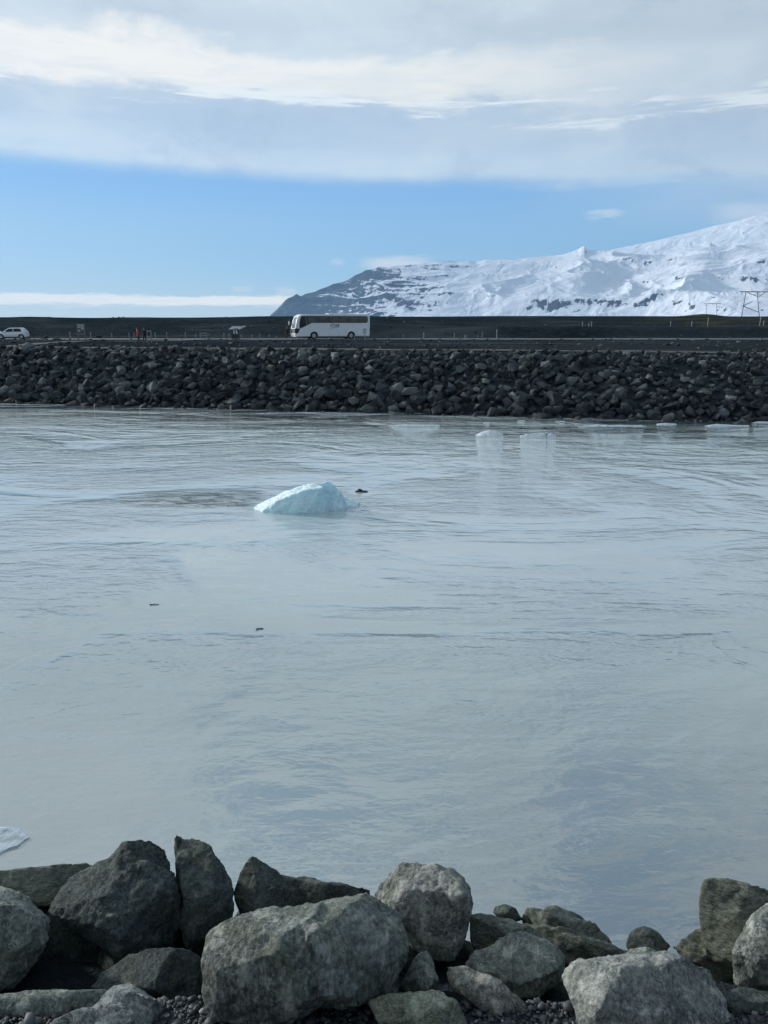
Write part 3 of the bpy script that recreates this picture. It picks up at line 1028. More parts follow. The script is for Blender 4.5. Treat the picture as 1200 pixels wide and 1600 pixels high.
def finish_pending():
    bpy.context.view_layer.update()
    dg = bpy.context.evaluated_depsgraph_get()
    for o, mat in PENDING:
        me = bpy.data.meshes.new_from_object(o.evaluated_get(dg))
        o.modifiers.clear()
        old = o.data
        o.data = me
        me.materials.clear()
        me.materials.append(mat)
        me.polygons.foreach_set('use_smooth', [True] * len(me.polygons))
        bpy.data.meshes.remove(old)
    PENDING.clear()


def chunk_points(outline, dtop, dbot, thick, front=None, bulge=0.12, seed=0, down=0.0, frac=8):
    """corner points of one solid lump of stone"""
    if front is None:
        dtop = dbot + (dtop - dbot) * 0.38 + 0.02
    r = random.Random(seed)
    c0 = (sum(p[0] for p in outline) / len(outline), sum(p[1] for p in outline) / len(outline))
    outline = [(c0[0] + (p[0] - c0[0]) * 1.06, c0[1] + (p[1] - c0[1]) * 1.06) for p in outline]
    vs = [p[1] for p in outline]
    v0, v1 = min(vs), max(vs)
    cu = sum(p[0] for p in outline) / len(outline)
    cv = sum(vs) / len(vs)

    def dep(v):
        return dbot + (dtop - dbot) * (v1 - v) / max(1e-6, v1 - v0)
    pts = []
    for u, v in outline:
        pts.append(at_d(u, v, dep(v) + r.uniform(-0.02, 0.02)))
        uu, vv = cu + (u - cu) * 0.72, cv + (v - cv) * 0.72 + 8
        q = at_d(uu, vv, dep(v) + thick * r.uniform(0.8, 1.0))
        pts.append(q)
    if front is None:
        for u, v in r.sample(outline, 4):
            k = r.uniform(0.40, 0.80)
            uu, vv = cu + (u - cu) * k, cv + (v - cv) * k
            pts.append(at_d(uu, vv, dep(vv) - bulge * r.uniform(0.7, 1.4)))
    else:
        for u, v, dd in front:
            pts.append(at_d(u, v, dep(v) - dd))
    if down > 0:
        for u, v in outline:
            if v > cv:
                q = at_d(u, v, dep(v) + 0.1)
                pts.append(Vector((q.x, q.y + 0.05, q.z - down)))
    return pts


def fracture(bm, verts, r, n, depth):
    """split flat faces off a convex lump, as broken stone has"""
    for _ in range(n):
        a = Vector((r.uniform(-1, 1), r.uniform(-1.0, 0.15), r.uniform(-0.5, 1.0))).normalized()
        live = [v for v in verts if v.is_valid]
        dots = [v.co.dot(a) for v in live]
        mx, mn = max(dots), min(dots)
        off = mx - (mx - mn) * depth * r.uniform(0.5, 1.3)
        faces = {f for v in live for f in v.link_faces}
        edges = {e for v in live for e in v.link_edges}
        res = bmesh.ops.bisect_plane(bm, geom=live + list(edges) + list(faces), plane_co=a * off, plane_no=a, clear_outer=True)
        left = [v for v in live if v.is_valid] + [g_ for g_ in res['geom_cut'] if isinstance(g_, bmesh.types.BMVert)]
        left = list({v for v in left if v.is_valid})
        pts = [v.co.copy() for v in left]
        bmesh.ops.delete(bm, geom=left, context='VERTS')
        verts = [bm.verts.new(p) for p in pts]
        bmesh.ops.convex_hull(bm, input=verts)
        verts = [v for v in verts if v.is_valid]
    return verts


def boulder(label, chunks, mat, seed, disp=1.0, voxel=0.012, rough=1.0, strata=0.0):
    bm = bmesh.new()
    allp = []
    for ch in chunks:
        pts = chunk_points(seed=seed + len(allp), **ch)
        allp += pts
        vv = [bm.verts.new(p) for p in pts]
        h = bmesh.ops.convex_hull(bm, input=vv)
        dead = list({e for e in h['geom_interior'] + h['geom_unused'] if isinstance(e, bmesh.types.BMVert)})
        if dead:
            bmesh.ops.delete(bm, geom=dead, context='VERTS')
        fracture(bm, [v for v in vv if v.is_valid], random.Random(seed * 3 + len(allp)), ch.get('frac', 8), 0.075)
    lo = Vector((sum(p.x for p in allp) / len(allp), sum(p.y for p in allp) / len(allp), min(p.z for p in allp)))
    bmesh.ops.translate(bm, verts=bm.verts, vec=-lo)
    me = bm_mesh("boulder", bm)
    o = link("boulder", me)
    o.location = lo
    md = o.modifiers.new("r", 'REMESH')
    md.mode = 'VOXEL'
    md.voxel_size = voxel
    for nm, kind, size, st, kw in (("lump", 'CLOUDS', 0.30, 0.035, {'noise_depth': 1}),
                                   ("crag", 'CLOUDS', 0.13, 0.055 * rough, {'noise_depth': 2, 'noise_type': 'HARD_NOISE'}),
                                   ("chip", 'CLOUDS', 0.045, 0.018 * rough, {'noise_depth': 2, 'noise_type': 'HARD_NOISE'}),
                                   ("grain", 'CLOUDS', 0.018, 0.012 * rough, {'noise_depth': 1})):
        md = o.modifiers.new(nm, 'DISPLACE')
        md.texture = tex(nm, kind, size, **kw)
        md.texture_coords = 'GLOBAL'
        md.strength = st * disp
        md.mid_level = 0.5
    if strata > 0:
        e = empty_ref()
        md = o.modifiers.new("strata", 'DISPLACE')
        md.texture = tex("strata", 'CLOUDS', 0.06, noise_depth=2)
        md.texture_coords = 'OBJECT'
        md.texture_coords_object = e
        md.strength = strata
    PENDING.append((o, mat))
    tag(o, label, "boulder", "boulders piled along the near bank")
    return o


_ref = []


def empty_ref():
    if not _ref:
        e = bpy.data.objects.new("strata_axis", None)
        COL.objects.link(e)
        e.rotation_euler = (0.35, 0.42, 0.1)
        e.scale = (6, 3, 0.7)
        _ref.append(e)
    return _ref[0]


C = dict
boulder("large dark upright boulder with a stepped top, beside the tall standing slab", [
    C(outline=[(75, 1425), (84, 1388), (104, 1366), (130, 1349), (162, 1342), (178, 1332), (268, 1360), (281, 1400), (284, 1450), (278, 1482), (230, 1490), (185, 1497), (130, 1458)],
      dtop=4.28, dbot=4.05, thick=0.55, bulge=0.13),
    C(outline=[(162, 1347), (176, 1330), (192, 1314), (216, 1309), (238, 1311), (256, 1326), (269, 1356), (270, 1400), (180, 1400)],
      dtop=4.30, dbot=4.15, thick=0.4, bulge=0.06)], M['rock_dark'], 11, 0.6)
boulder("tall narrow standing slab with a knob on its top corner", [
    C(outline=[(272, 1312), (290, 1308), (312, 1310), (330, 1320), (346, 1350), (361, 1377), (367, 1420), (345, 1460), (318, 1492), (292, 1484), (280, 1440), (274, 1370)],
      dtop=4.42, dbot=4.12, thick=0.4, bulge=0.10),
    C(outline=[(269, 1306), (277, 1300), (286, 1304), (287, 1350), (284, 1400), (274, 1395)],
      dtop=4.36, dbot=4.20, thick=0.2, bulge=0.03)], M['rock_dark'], 23, 0.5)
boulder("pointed dark boulder with a long low tail, standing against the water", [
    C(outline=[(364, 1395), (374, 1362), (394, 1338), (402, 1338), (420, 1352), (442, 1366), (470, 1400), (470, 1435), (380, 1440)],
      dtop=4.55, dbot=4.35, thick=0.4, bulge=0.10),
    C(outline=[(430, 1364), (470, 1371), (530, 1380), (578, 1388), (580, 1415), (440, 1430)],
      dtop=4.62, dbot=4.42, thick=0.35, bulge=0.05)], M['rock_dark'], 31, 0.45)
boulder("flat dark slab lying behind the leftmost rounded boulder", [
    C(outline=[(-60, 1368), (0, 1362), (50, 1356), (90, 1350), (135, 1347), (160, 1360), (120, 1420), (0, 1410), (-60, 1400)],
      dtop=4.75, dbot=4.45, thick=0.5, bulge=0.04)], M['rock_layer'], 37, 0.35)
boulder("rounded boulder with a pale top cut by the photo's left edge", [
    C(outline=[(-90, 1400), (-40, 1384), (5, 1386), (30, 1394), (56, 1412), (74, 1436), (74, 1466), (58, 1502), (25, 1545), (-60, 1560), (-100, 1480)],
      dtop=4.15, dbot=3.82, thick=0.6, bulge=0.13)], M['rock_mid'], 41, 0.6)
boulder("low rounded dark boulder wedged under the upright boulders", [
    C(outline=[(141, 1542), (160, 1517), (198, 1492), (232, 1482), (284, 1480), (312, 1490), (326, 1512), (326, 1552), (272, 1568), (196, 1562)],
      dtop=3.98, dbot=3.68, thick=0.5, bulge=0.08)], M['rock_dark'], 43, 0.4)
boulder("flat pale slab half buried in black pebbles, lowest at the left edge", [
    C(outline=[(-60, 1556), (0, 1551), (52, 1545), (120, 1546), (178, 1546), (190, 1575), (120, 1592), (0, 1588), (-60, 1590)],
      dtop=3.62, dbot=3.42, thick=0.4, bulge=0.02)], M['rock_mid'], 47, 0.35)
boulder("lumpy pale rock poking out of the pebbles in front of the low dark boulder", [
    C(outline=[(160, 1556), (178, 1542), (200, 1534), (214, 1538), (240, 1554), (264, 1570), (272, 1590), (150, 1600), (130, 1590)],
      dtop=3.58, dbot=3.36, thick=0.3, bulge=0.04),
    C(outline=[(60, 1600), (110, 1580), (170, 1565), (230, 1580), (250, 1605), (160, 1630), (60, 1630)],
      dtop=3.42, dbot=3.24, thick=0.3, bulge=0.02)], M['rock_pale'], 53, 0.45)
boulder("largest grey-green block of the pile with a flat sloping top, among the pebbles", [
    C(outline=[(317, 1492), (321, 1464), (342, 1443), (376, 1429), (440, 1418), (500, 1411), (505, 1440), (500, 1570), (432, 1606), (330, 1592), (319, 1560)],
      dtop=3.47, dbot=3.30, thick=0.5, frac=2, front=[(338, 1486, 0.13), (400, 1480, 0.17), (470, 1466, 0.19), (336, 1565, 0.06), (430, 1592, 0.05), (482, 1566, 0.12)]),
    C(outline=[(470, 1418), (520, 1406), (572, 1399), (604, 1413), (626, 1432), (639, 1466), (636, 1502), (622, 1532), (598, 1558), (530, 1574), (480, 1572), (462, 1480)],
      dtop=3.56, dbot=3.42, thick=0.45, frac=3, front=[(478, 1462, 0.26), (520, 1434, 0.12), (590, 1436, 0.05), (500, 1560, 0.20), (560, 1500, 0.14), (606, 1520, 0.04)])],
    M['rock_mid'], 59, 0.5, 0.011)
boulder("ragged pale boulder standing on end behind the largest block", [
    C(outline=[(578, 1398), (604, 1368), (625, 1346), (652, 1348), (682, 1354), (716, 1366), (735, 1386), (739, 1408), (726, 1442), (726, 1470), (710, 1497), (690, 1502), (650, 1490), (620, 1450)],
      dtop=4.22, dbot=3.96, thick=0.5, bulge=0.13)], M['rock_pale'], 61, 0.6, 0.011, 1.0)
boulder("small dark triangular stone between the largest block and its neighbours", [
    C(outline=[(652, 1490), (666, 1483), (676, 1494), (686, 1532), (682, 1548), (636, 1552), (618, 1548), (638, 1522)],
      dtop=3.86, dbot=3.70, thick=0.25, bulge=0.05)], M['rock_mid'], 67, 0.3)
boulder("low greenish lichen covered rock on the pebbles below the largest block", [
    C(outline=[(574, 1562), (600, 1552), (650, 1546), (692, 1549), (713, 1562), (727, 1590), (745, 1625), (640, 1630), (590, 1600)],
      dtop=3.60, dbot=3.25, thick=0.3, bulge=0.05)], M['rock_green'], 71, 0.4)
boulder("pale tilted slab leaning down over the pebbles", [
    C(outline=[(688, 1532), (700, 1512), (726, 1506), (782, 1532), (816, 1562), (833, 1592), (822, 1606), (772, 1592), (728, 1562)],
      dtop=3.80, dbot=3.42, thick=0.22, bulge=0.03)], M['rock_pale'], 73, 0.4)
boulder("smooth brownish slab beside the ragged standing boulder", [
    C(outline=[(724, 1432), (746, 1422), (792, 1436), (834, 1448), (862, 1470), (850, 1500), (780, 1500), (730, 1485)],
      dtop=4.30, dbot=4.05, thick=0.4, bulge=0.05)], M['rock_layer'], 79, 0.4)
boulder("cracked rounded boulder below the layered slab", [
    C(outline=[(722, 1504), (740, 1482), (788, 1462), (822, 1452), (856, 1470), (884, 1490), (893, 1512), (880, 1534), (850, 1556), (812, 1560), (780, 1545)],
      dtop=4.02, dbot=3.76, thick=0.45, bulge=0.09)], M['rock_mid'], 83, 0.6)
boulder("long layered slab with dark split beds sloping to the water", [
    C(outline=[(800, 1426), (836, 1420), (866, 1419), (902, 1428), (930, 1441), (950, 1461), (970, 1482), (940, 1490), (880, 1470), (820, 1445)],
      dtop=4.60, dbot=4.38, thick=0.35, bulge=0.05),
    C(outline=[(806, 1440), (850, 1444), (910, 1462), (960, 1476), (1004, 1492), (1000, 1512), (900, 1512), (840, 1480)],
      dtop=4.40, dbot=4.12, thick=0.4, bulge=0.06)], M['rock_layer'], 89, 0.4, 0.011, 1.0, 0.07)
boulder("small dark knob of rock at the water's edge behind the smooth slab", [
    C(outline=[(768, 1424), (774, 1415), (788, 1412), (806, 1418), (820, 1436), (790, 1440)],
      dtop=4.66, dbot=4.5, thick=0.25, bulge=0.04)], M['rock_dark'], 93, 0.25)
boulder("small dark domed stone alone against the water", [
    C(outline=[(976, 1474), (985, 1456), (1008, 1446), (1030, 1457), (1047, 1478), (1030, 1496), (985, 1496)],
      dtop=4.72, dbot=4.5, thick=0.3, bulge=0.05)], M['rock_dark'], 97, 0.3)
boulder("small rounded stone tucked behind the broad pale boulder", [
    C(outline=[(968, 1496), (985, 1482), (1010, 1478), (1034, 1484), (1046, 1500), (1010, 1515), (975, 1512)],
      dtop=4.25, dbot=4.12, thick=0.2, bulge=0.04)], M['rock_mid'], 101, 0.25)
boulder("broad pale boulder with a smooth domed top, large in the lower corner", [
    C(outline=[(879, 1535), (885, 1512), (906, 1500), (950, 1495), (1000, 1490), (1042, 1488), (1080, 1500), (1112, 1516), (1132, 1550), (1152, 1582), (1180, 1640), (980, 1660), (900, 1630), (884, 1575)],
      dtop=3.92, dbot=3.20, thick=0.5, bulge=0.10)], M['rock_pale'], 103, 0.6, 0.011)
boulder("tall dark boulder with a square shoulder rising against the water", [
    C(outline=[(1092, 1400), (1100, 1376), (1126, 1370), (1162, 1378), (1205, 1390), (1230, 1430), (1200, 1470), (1160, 1520), (1125, 1535), (1104, 1500), (1092, 1440)],
      dtop=4.36, dbot=4.05, thick=0.5, bulge=0.10),
    C(outline=[(1050, 1478), (1092, 1450), (1110, 1440), (1120, 1500), (1100, 1512), (1070, 1500)],
      dtop=4.36, dbot=4.12, thick=0.3, bulge=0.03)], M['rock_layer'], 107, 0.5)
boulder("pale pitted boulder cut by the photo's right edge", [
    C(outline=[(1143, 1482), (1160, 1450), (1182, 1424), (1206, 1404), (1260, 1395), (1290, 1480), (1260, 1560), (1190, 1548), (1152, 1532)],
      dtop=4.05, dbot=3.72, thick=0.5, bulge=0.12)], M['rock_pale'], 109, 0.65)
boulder("dark low boulder beneath the pitted boulder in the corner", [
    C(outline=[(1118, 1560), (1150, 1544), (1200, 1548), (1260, 1560), (1270, 1620), (1180, 1630), (1140, 1600)],
      dtop=3.75, dbot=3.45, thick=0.4, bulge=0.05)], M['rock_dark'], 113, 0.4)
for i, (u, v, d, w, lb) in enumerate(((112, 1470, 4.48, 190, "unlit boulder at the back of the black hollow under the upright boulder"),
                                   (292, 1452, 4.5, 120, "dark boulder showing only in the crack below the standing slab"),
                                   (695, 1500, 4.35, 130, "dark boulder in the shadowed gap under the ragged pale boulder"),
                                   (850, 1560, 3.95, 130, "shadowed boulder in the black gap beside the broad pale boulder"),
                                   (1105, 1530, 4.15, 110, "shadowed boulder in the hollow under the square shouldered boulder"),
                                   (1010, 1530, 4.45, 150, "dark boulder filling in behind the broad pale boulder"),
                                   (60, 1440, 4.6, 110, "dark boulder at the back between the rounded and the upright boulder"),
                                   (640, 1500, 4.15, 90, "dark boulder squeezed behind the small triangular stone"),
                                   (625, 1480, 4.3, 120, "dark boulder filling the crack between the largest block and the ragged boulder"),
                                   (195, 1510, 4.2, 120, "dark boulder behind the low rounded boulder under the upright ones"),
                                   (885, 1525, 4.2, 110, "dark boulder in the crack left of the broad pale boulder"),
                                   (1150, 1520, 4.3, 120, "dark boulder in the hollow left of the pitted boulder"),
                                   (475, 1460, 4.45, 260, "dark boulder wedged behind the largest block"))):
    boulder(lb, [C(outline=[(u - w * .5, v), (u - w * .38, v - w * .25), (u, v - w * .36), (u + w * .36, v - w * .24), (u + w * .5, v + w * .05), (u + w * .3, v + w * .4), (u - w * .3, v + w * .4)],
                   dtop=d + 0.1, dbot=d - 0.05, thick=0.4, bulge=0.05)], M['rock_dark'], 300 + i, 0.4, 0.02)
finish_pending()
for e in _ref:
    bpy.data.objects.remove(e)


# ------------------------------------------------------------------ black pebbles between the boulders
def build_pebbles():
    bm = bmesh.new()
    bmesh.ops.create_icosphere(bm, subdivisions=1, radius=1.0)
    base = np.array([v.co[:] for v in bm.verts], np.float32)
    Fc = np.array([[v.index for v in f.verts] for f in bm.faces], np.int32)
    bm.free()
    n = 26000
    xs = rng.uniform(-3.4, 3.4, n)
    ys = rng.uniform(2.0, 2.9, n)
    zs = near_height(xs, ys)
    size = rng.choice([0.006, 0.008, 0.011, 0.015, 0.021, 0.034], n, p=[0.3, 0.31, 0.22, 0.12, 0.04, 0.01])
    ang = rng.uniform(0, 6.28, n)
    tilt = rng.normal(0, 0.3, n)
    V = np.repeat(base[None], n, 0)
    # angular: snap random directions
    dirs = rng.normal(size=(n, 6, 3))
    dirs /= np.linalg.norm(dirs, axis=2, keepdims=True)
    for k in range(6):
        dp = np.einsum('nvc,nc->nv', V, dirs[:, k])
        cut = rng.uniform(0.55, 0.9, n)[:, None]
        over = np.clip(dp - cut, 0, None)
        V = V - over[..., None] * dirs[:, k][:, None, :]
    V = V * (size[:, None] * np.stack([rng.uniform(1.0, 1.6, n), rng.uniform(0.8, 1.1, n), rng.uniform(0.5, 0.8, n)], -1))[:, None, :]
    ct, st = np.cos(tilt)[:, None], np.sin(tilt)[:, None]
    x, y, z = V[..., 0], V[..., 1], V[..., 2]
    x, z = x * ct - z * st, x * st + z * ct
    ca, sa = np.cos(ang)[:, None], np.sin(ang)[:, None]
    x, y = x * ca - y * sa, x * sa + y * ca
    V = np.stack([x + xs[:, None], y + ys[:, None], z + zs[:, None] + (size * rng.uniform(0.0, 0.9, n))[:, None]], -1).reshape(-1, 3)
    Fa = (Fc[None] + (np.arange(n) * len(base))[:, None, None]).reshape(-1, 3)
    me = tri_mesh("pebbles", V, Fa)
    o = link("pebbles", me, M['pebble'])
    tag(o, "black pebbles scattered between the boulders of the near bank", "pebbles", None, 'stuff')


build_pebbles()


# ------------------------------------------------------------------ ice in the river
def ice_block(name, label, outline_top, waterline, depth, mat, seed, cat="ice", group=None, voxel=0.05, disp=0.12, extra=(), more=(), lumps=0):
    """outline_top: photo positions of the crest; waterline: (u0, u1, v) of its foot; depth: metres front to back"""
    r = random.Random(seed)
    u0, u1, v = waterline
    foot = at_z((u0 + u1) / 2, v, 0)
    ycen = foot.y + depth / 2
    pts = []
    for u, vv in outline_top:
        p = at_y(u, vv, ycen)
        pts.append(p)
        pts.append(Vector((p.x, p.y + depth * r.uniform(0.05, 0.25), p.z * r.uniform(0.7, 0.95))))
    for i in range(9):
        t = i / 8
        u = u0 + (u1 - u0) * t
        e = math.sin(math.pi * t) ** 0.5
        f_ = at_z(u, v, 0)
        pts.append(Vector((f_.x, ycen - depth / 2 * e * r.uniform(0.85, 1.0), -0.12)))
        pts.append(Vector((f_.x, ycen + depth / 2 * e, -0.12)))
    for u, vv, off in extra:
        p = at_y(u, vv, ycen + off)
        pts.append(p)
    bm = bmesh.new()
    vv = [bm.verts.new(p - Vector((foot.x, ycen, 0))) for p in pts]
    h = bmesh.ops.convex_hull(bm, input=vv)
    dead = list({e for e in h['geom_interior'] + h['geom_unused'] if isinstance(e, bmesh.types.BMVert)})
    if dead:
        bmesh.ops.delete(bm, geom=dead, context='VERTS')
    if lumps:
        lr = random.Random(seed * 7)
        more = list(more)
        for k in range(lumps):
            uc = u0 + (u1 - u0) * lr.uniform(0.12, 0.88)
            hw = (u1 - u0) * lr.uniform(0.06, 0.16) + 2
            more.append(([(uc - hw * 0.4, v - lr.uniform(1.2, 2.5)), (uc + hw * 0.3, v - lr.uniform(1.8, 3.6))], (uc - hw, uc + hw, v - 0.3), depth * 0.6))
    for crest, (a0, a1, av), dep in more:
        q = []
        f2 = at_z((a0 + a1) / 2, av, 0)
        yc = f2.y + dep / 2
        for u, w_ in crest:
            p = at_y(u, w_, yc)
            q += [p, Vector((p.x, p.y + dep * 0.2, p.z * 0.85))]
        for i in range(7):
            t = i / 6
            e = math.sin(math.pi * t) ** 0.5
            f_ = at_z(a0 + (a1 - a0) * t, av, 0)
            q += [Vector((f_.x, yc - dep / 2 * e, -0.12)), Vector((f_.x, yc + dep / 2 * e, -0.12))]
        vv = [bm.verts.new(p - Vector((foot.x, ycen, 0))) for p in q]
        h = bmesh.ops.convex_hull(bm, input=vv)
        dead = list({e for e in h['geom_interior'] + h['geom_unused'] if isinstance(e, bmesh.types.BMVert)})
        if dead:
            bmesh.ops.delete(bm, geom=dead, context='VERTS')
    o = link(name, bm_mesh(name, bm))
    o.location = (foot.x, ycen, 0)
    md = o.modifiers.new("r", 'REMESH')
    md.mode = 'VOXEL'
    md.voxel_size = voxel
    md = o.modifiers.new("s", 'SMOOTH')
    md.iterations = 2
    for nm, kind, size, st in (("ice_lump", 'CLOUDS', 0.5, disp), ("ice_facet", 'VORONOI', 0.30, disp * 0.8), ("ice_grain", 'CLOUDS', 0.10, disp * 0.6)):
        md = o.modifiers.new(nm, 'DISPLACE')
        md.texture = tex(nm, kind, size)
        md.texture_coords = 'GLOBAL'
        md.strength = st
    PENDING.append((o, mat))
    tag(o, label, cat, group)
    return o


berg = ice_block("iceberg", "pale blue iceberg with a rising jagged end drifting in the river",
                 [(388, 801), (402, 790), (424, 777), (450, 766), (478, 757), (495, 755)], (382, 528, 804), 1.7, M['ice_blue'], 3, "iceberg", None, 0.026, 0.055,
                 extra=[(475, 766, -0.55), (430, 783, -0.5), (505, 762, -0.4)],
                 more=[([(474, 759), (492, 753.5), (510, 753.5), (514, 758)], (460, 528, 800), 1.0),
                       ([(500, 757), (509, 751), (515, 751.5), (518, 760), (527, 767), (536, 772)], (490, 545, 798), 0.7),
                       ([(516, 768), (530, 773), (546, 779), (560, 784)], (500, 568, 794), 0.9)])
IW = M['ice_white']
FLOES = [
    ("domed white ice floe farthest out from the far bank", [(744, 680), (754, 675), (766, 672), (778, 674), (786, 679)], (738, 790, 682), 1.0, 0.03, 0.03),
    ("arched ice floe with a dark hollow beside the domed floe", [(814, 681), (824, 678), (838, 677), (850, 676.5), (853, 679)], (811, 855, 683.5), 0.6, 0.025, 0.03),
    ("small broken ice lump at the end of the arched floe", [(857, 679), (861, 676), (866, 679), (869, 681)], (855, 872, 683), 0.35, 0.025, 0.03),
    ("long flat ice floe lying along the far bank with small lumps on it", [(902, 665.8), (940, 665.4), (955, 664.4), (968, 664), (985, 665.4), (1010, 665.8)], (898, 1016, 667), 0.6, 0.022, 0.012),
    ("smooth oval grey floe between the two long flat floes", [(1028, 662), (1040, 661), (1056, 662)], (1021, 1066, 664), 0.6, 0.025, 0.012),
    ("flat ice floe with a raised white lump near the far bank", [(1102, 665.8), (1112, 663.6), (1120, 662.5), (1132, 665.2), (1172, 665.8)], (1097, 1177, 667), 0.6, 0.022, 0.012),
    ("white ice floe cut by the right edge of the photo", [(1176, 660.5), (1186, 658.5), (1205, 659), (1225, 661)], (1171, 1232, 662), 0.6, 0.025, 0.015),
    ("wide low smooth floe awash in front of the far bank", [(605, 664.8), (630, 663.6), (665, 663.4), (688, 664.6)], (590, 702, 666), 0.8, 0.025, 0.012)]
for i, (lb, crest, wl, dp, vx, ds) in enumerate(FLOES):
    ice_block("ice_floe", lb, crest, wl, dp, IW, 5 + i, "ice floe", "ice floes", vx, ds, lumps=(0, 2, 0, 4, 0, 3, 2, 1)[i])
FRAG = [(1161, 671, 6), (876, 659, 26), (760, 661, 18), (815, 658, 20)]
for i, (u, v, w) in enumerate(FRAG):
    ice_block("ice_fragment", "small white scrap of ice floating along the foot of the far rock bank",
              [(u - w * 0.3, v - 0.9), (u + w * 0.25, v - 1.2)], (u - w / 2, u + w / 2, v), 0.35, M['ice_white'], 30 + i, "ice", "ice scraps by the far bank", 0.03, 0.015)
ice_block("ice_fragment", "white broken ice piece floating close by at the left edge", [(-30, 1297), (4, 1295), (14, 1294), (24, 1298)], (-40, 28, 1304), 0.20, M['ice_white'], 60, "ice", None, 0.01, 0.02)
ice_block("ice_fragment", "smaller white ice piece just in front of the broken one at the left edge", [(-10, 1307), (8, 1306), (14, 1308)], (-20, 18, 1311), 0.10, M['ice_white'], 62, "ice", None, 0.01, 0.015)


def ice_sheet():
    pts = [(-80, 1350), (-30, 1343), (0, 1335), (14, 1327), (28, 1323), (38, 1314), (46, 1310), (40, 1302), (30, 1296), (-80, 1286)]
    q = [at_z(u, v, 0.0) for u, v in pts]
    c0 = sum(q, Vector()) / len(q)
    bm = bmesh.new()
    a = [bm.verts.new((p.x - c0.x, p.y - c0.y, 0.022)) for p in q]
    b_ = [bm.verts.new((p.x - c0.x, p.y - c0.y, -0.02)) for p in q]
    bm.faces.new(a)
    bm.faces.new(list(reversed(b_)))
    for i in range(len(q)):
        j = (i + 1) % len(q)
        bm.faces.new((a[j], a[i], b_[i], b_[j]))
    o = link("ice_sheet", bm_mesh("ice_sheet", bm), M['sheet_ice'])
    o.location = c0
    tag(o, "thin glassy ice sheet on the water at the left edge", "ice")


m_, g_, b_ = new_mat("sheet_ice")
tc_ = g_.node('ShaderNodeTexCoord')
b_.inputs['Base Color'].default_value = (0.55, 0.66, 0.72, 1)
b_.inputs['Roughness'].default_value = 0.2
g_.l.new(g_.step(g_.noise(tc_.outputs['Object'], 5.0, 5, 0.65), 0.35, 0.65, 0.15, 0.75), b_.inputs['Alpha'])
bump(g_, b_, g_.noise(tc_.outputs['Object'], 14.0, 4, 0.6), 0.02, 1.0)
M['sheet_ice'] = m_
ice_sheet()
finish_pending()


# ------------------------------------------------------------------ seal and driftwood
def build_seal():
    p = at_z(562, 768.5, 0)
    o = empty("seal", (p.x, p.y, 0), 0.0)
    bm = bmesh.new()
    for c, r_ in (((0.0, 0, 0.035), (0.115, 0.098, 0.095)), ((-0.10, 0, 0.008), (0.085, 0.066, 0.056)), ((0.16, 0, -0.04), (0.20, 0.13, 0.105)), ((0.42, 0, -0.16), (0.34, 0.17, 0.13))):
        bmesh.ops.create_uvsphere(bm, u_segments=20, v_segments=12, radius=1.0, matrix=Matrix.Translation(c) @ Matrix.Diagonal((*r_, 1)))
    b = link("body", bm_mesh("body", bm), None, o)
    md = b.modifiers.new("r", 'REMESH')
    md.mode = 'VOXEL'
    md.voxel_size = 0.014
    md = b.modifiers.new("s", 'SMOOTH')
    md.iterations = 5
    PENDING.append((b, M['seal_fur']))
    for s in (-1, 1):
        e = bmesh.new()
        bmesh.ops.create_uvsphere(e, u_segments=8, v_segments=6, radius=0.013)
        eo = link("eye", bm_mesh("eye", e, True), M['black_plastic'], o)
        eo.location = (-0.072, 0.060 * s, 0.072)
    e = bmesh.new()
    bmesh.ops.create_uvsphere(e, u_segments=8, v_segments=6, radius=0.016)
    link("nose", bm_mesh("nose", e, True), M['black_plastic'], o).location = (-0.174, 0, 0.026)
    tag(o, "dark seal head showing above the water beside the iceberg", "seal")


build_seal()


def driftwood(u, v, w, seed, label):
    r = random.Random(seed)
    p = at_z(u, v, 0)
    L = w * p.y / F
    bm = bmesh.new()
    pts = [Vector((-L / 2 + L * i / 5, r.uniform(-0.02, 0.02), 0.008 + r.uniform(-0.006, 0.016))) for i in range(6)]
    vs = [bm.verts.new(q) for q in pts]
    vs.append(bm.verts.new(pts[1] + Vector((-0.03, -0.06, 0.02))))
    for a, b_ in zip(vs[:6], vs[1:6]):
        bm.edges.new((a, b_))
    bm.edges.new((vs[1], vs[6]))
    me = bpy.data.meshes.new("driftwood")
    bm.to_mesh(me)
    bm.free()
    o = bpy.data.objects.new("driftwood", me)
    COL.objects.link(o)
    o.location = p
    o.modifiers.new("k", 'SKIN')
    for i in range(7):
        rr = r.uniform(0.008, 0.014)
        me.skin_vertices[0].data[i].radius = (rr, rr)
    md = o.modifiers.new("ss", 'SUBSURF')
    md.levels = md.render_levels = 1
    PENDING.append((o, M['drift']))
    tag(o, label, "driftwood", "driftwood scraps")


driftwood(241, 945, 15, 1, "dark forked scrap of driftwood below the iceberg's wake")
driftwood(406, 983, 12, 2, "tiny dark scrap of driftwood straight below the iceberg")
finish_pending()


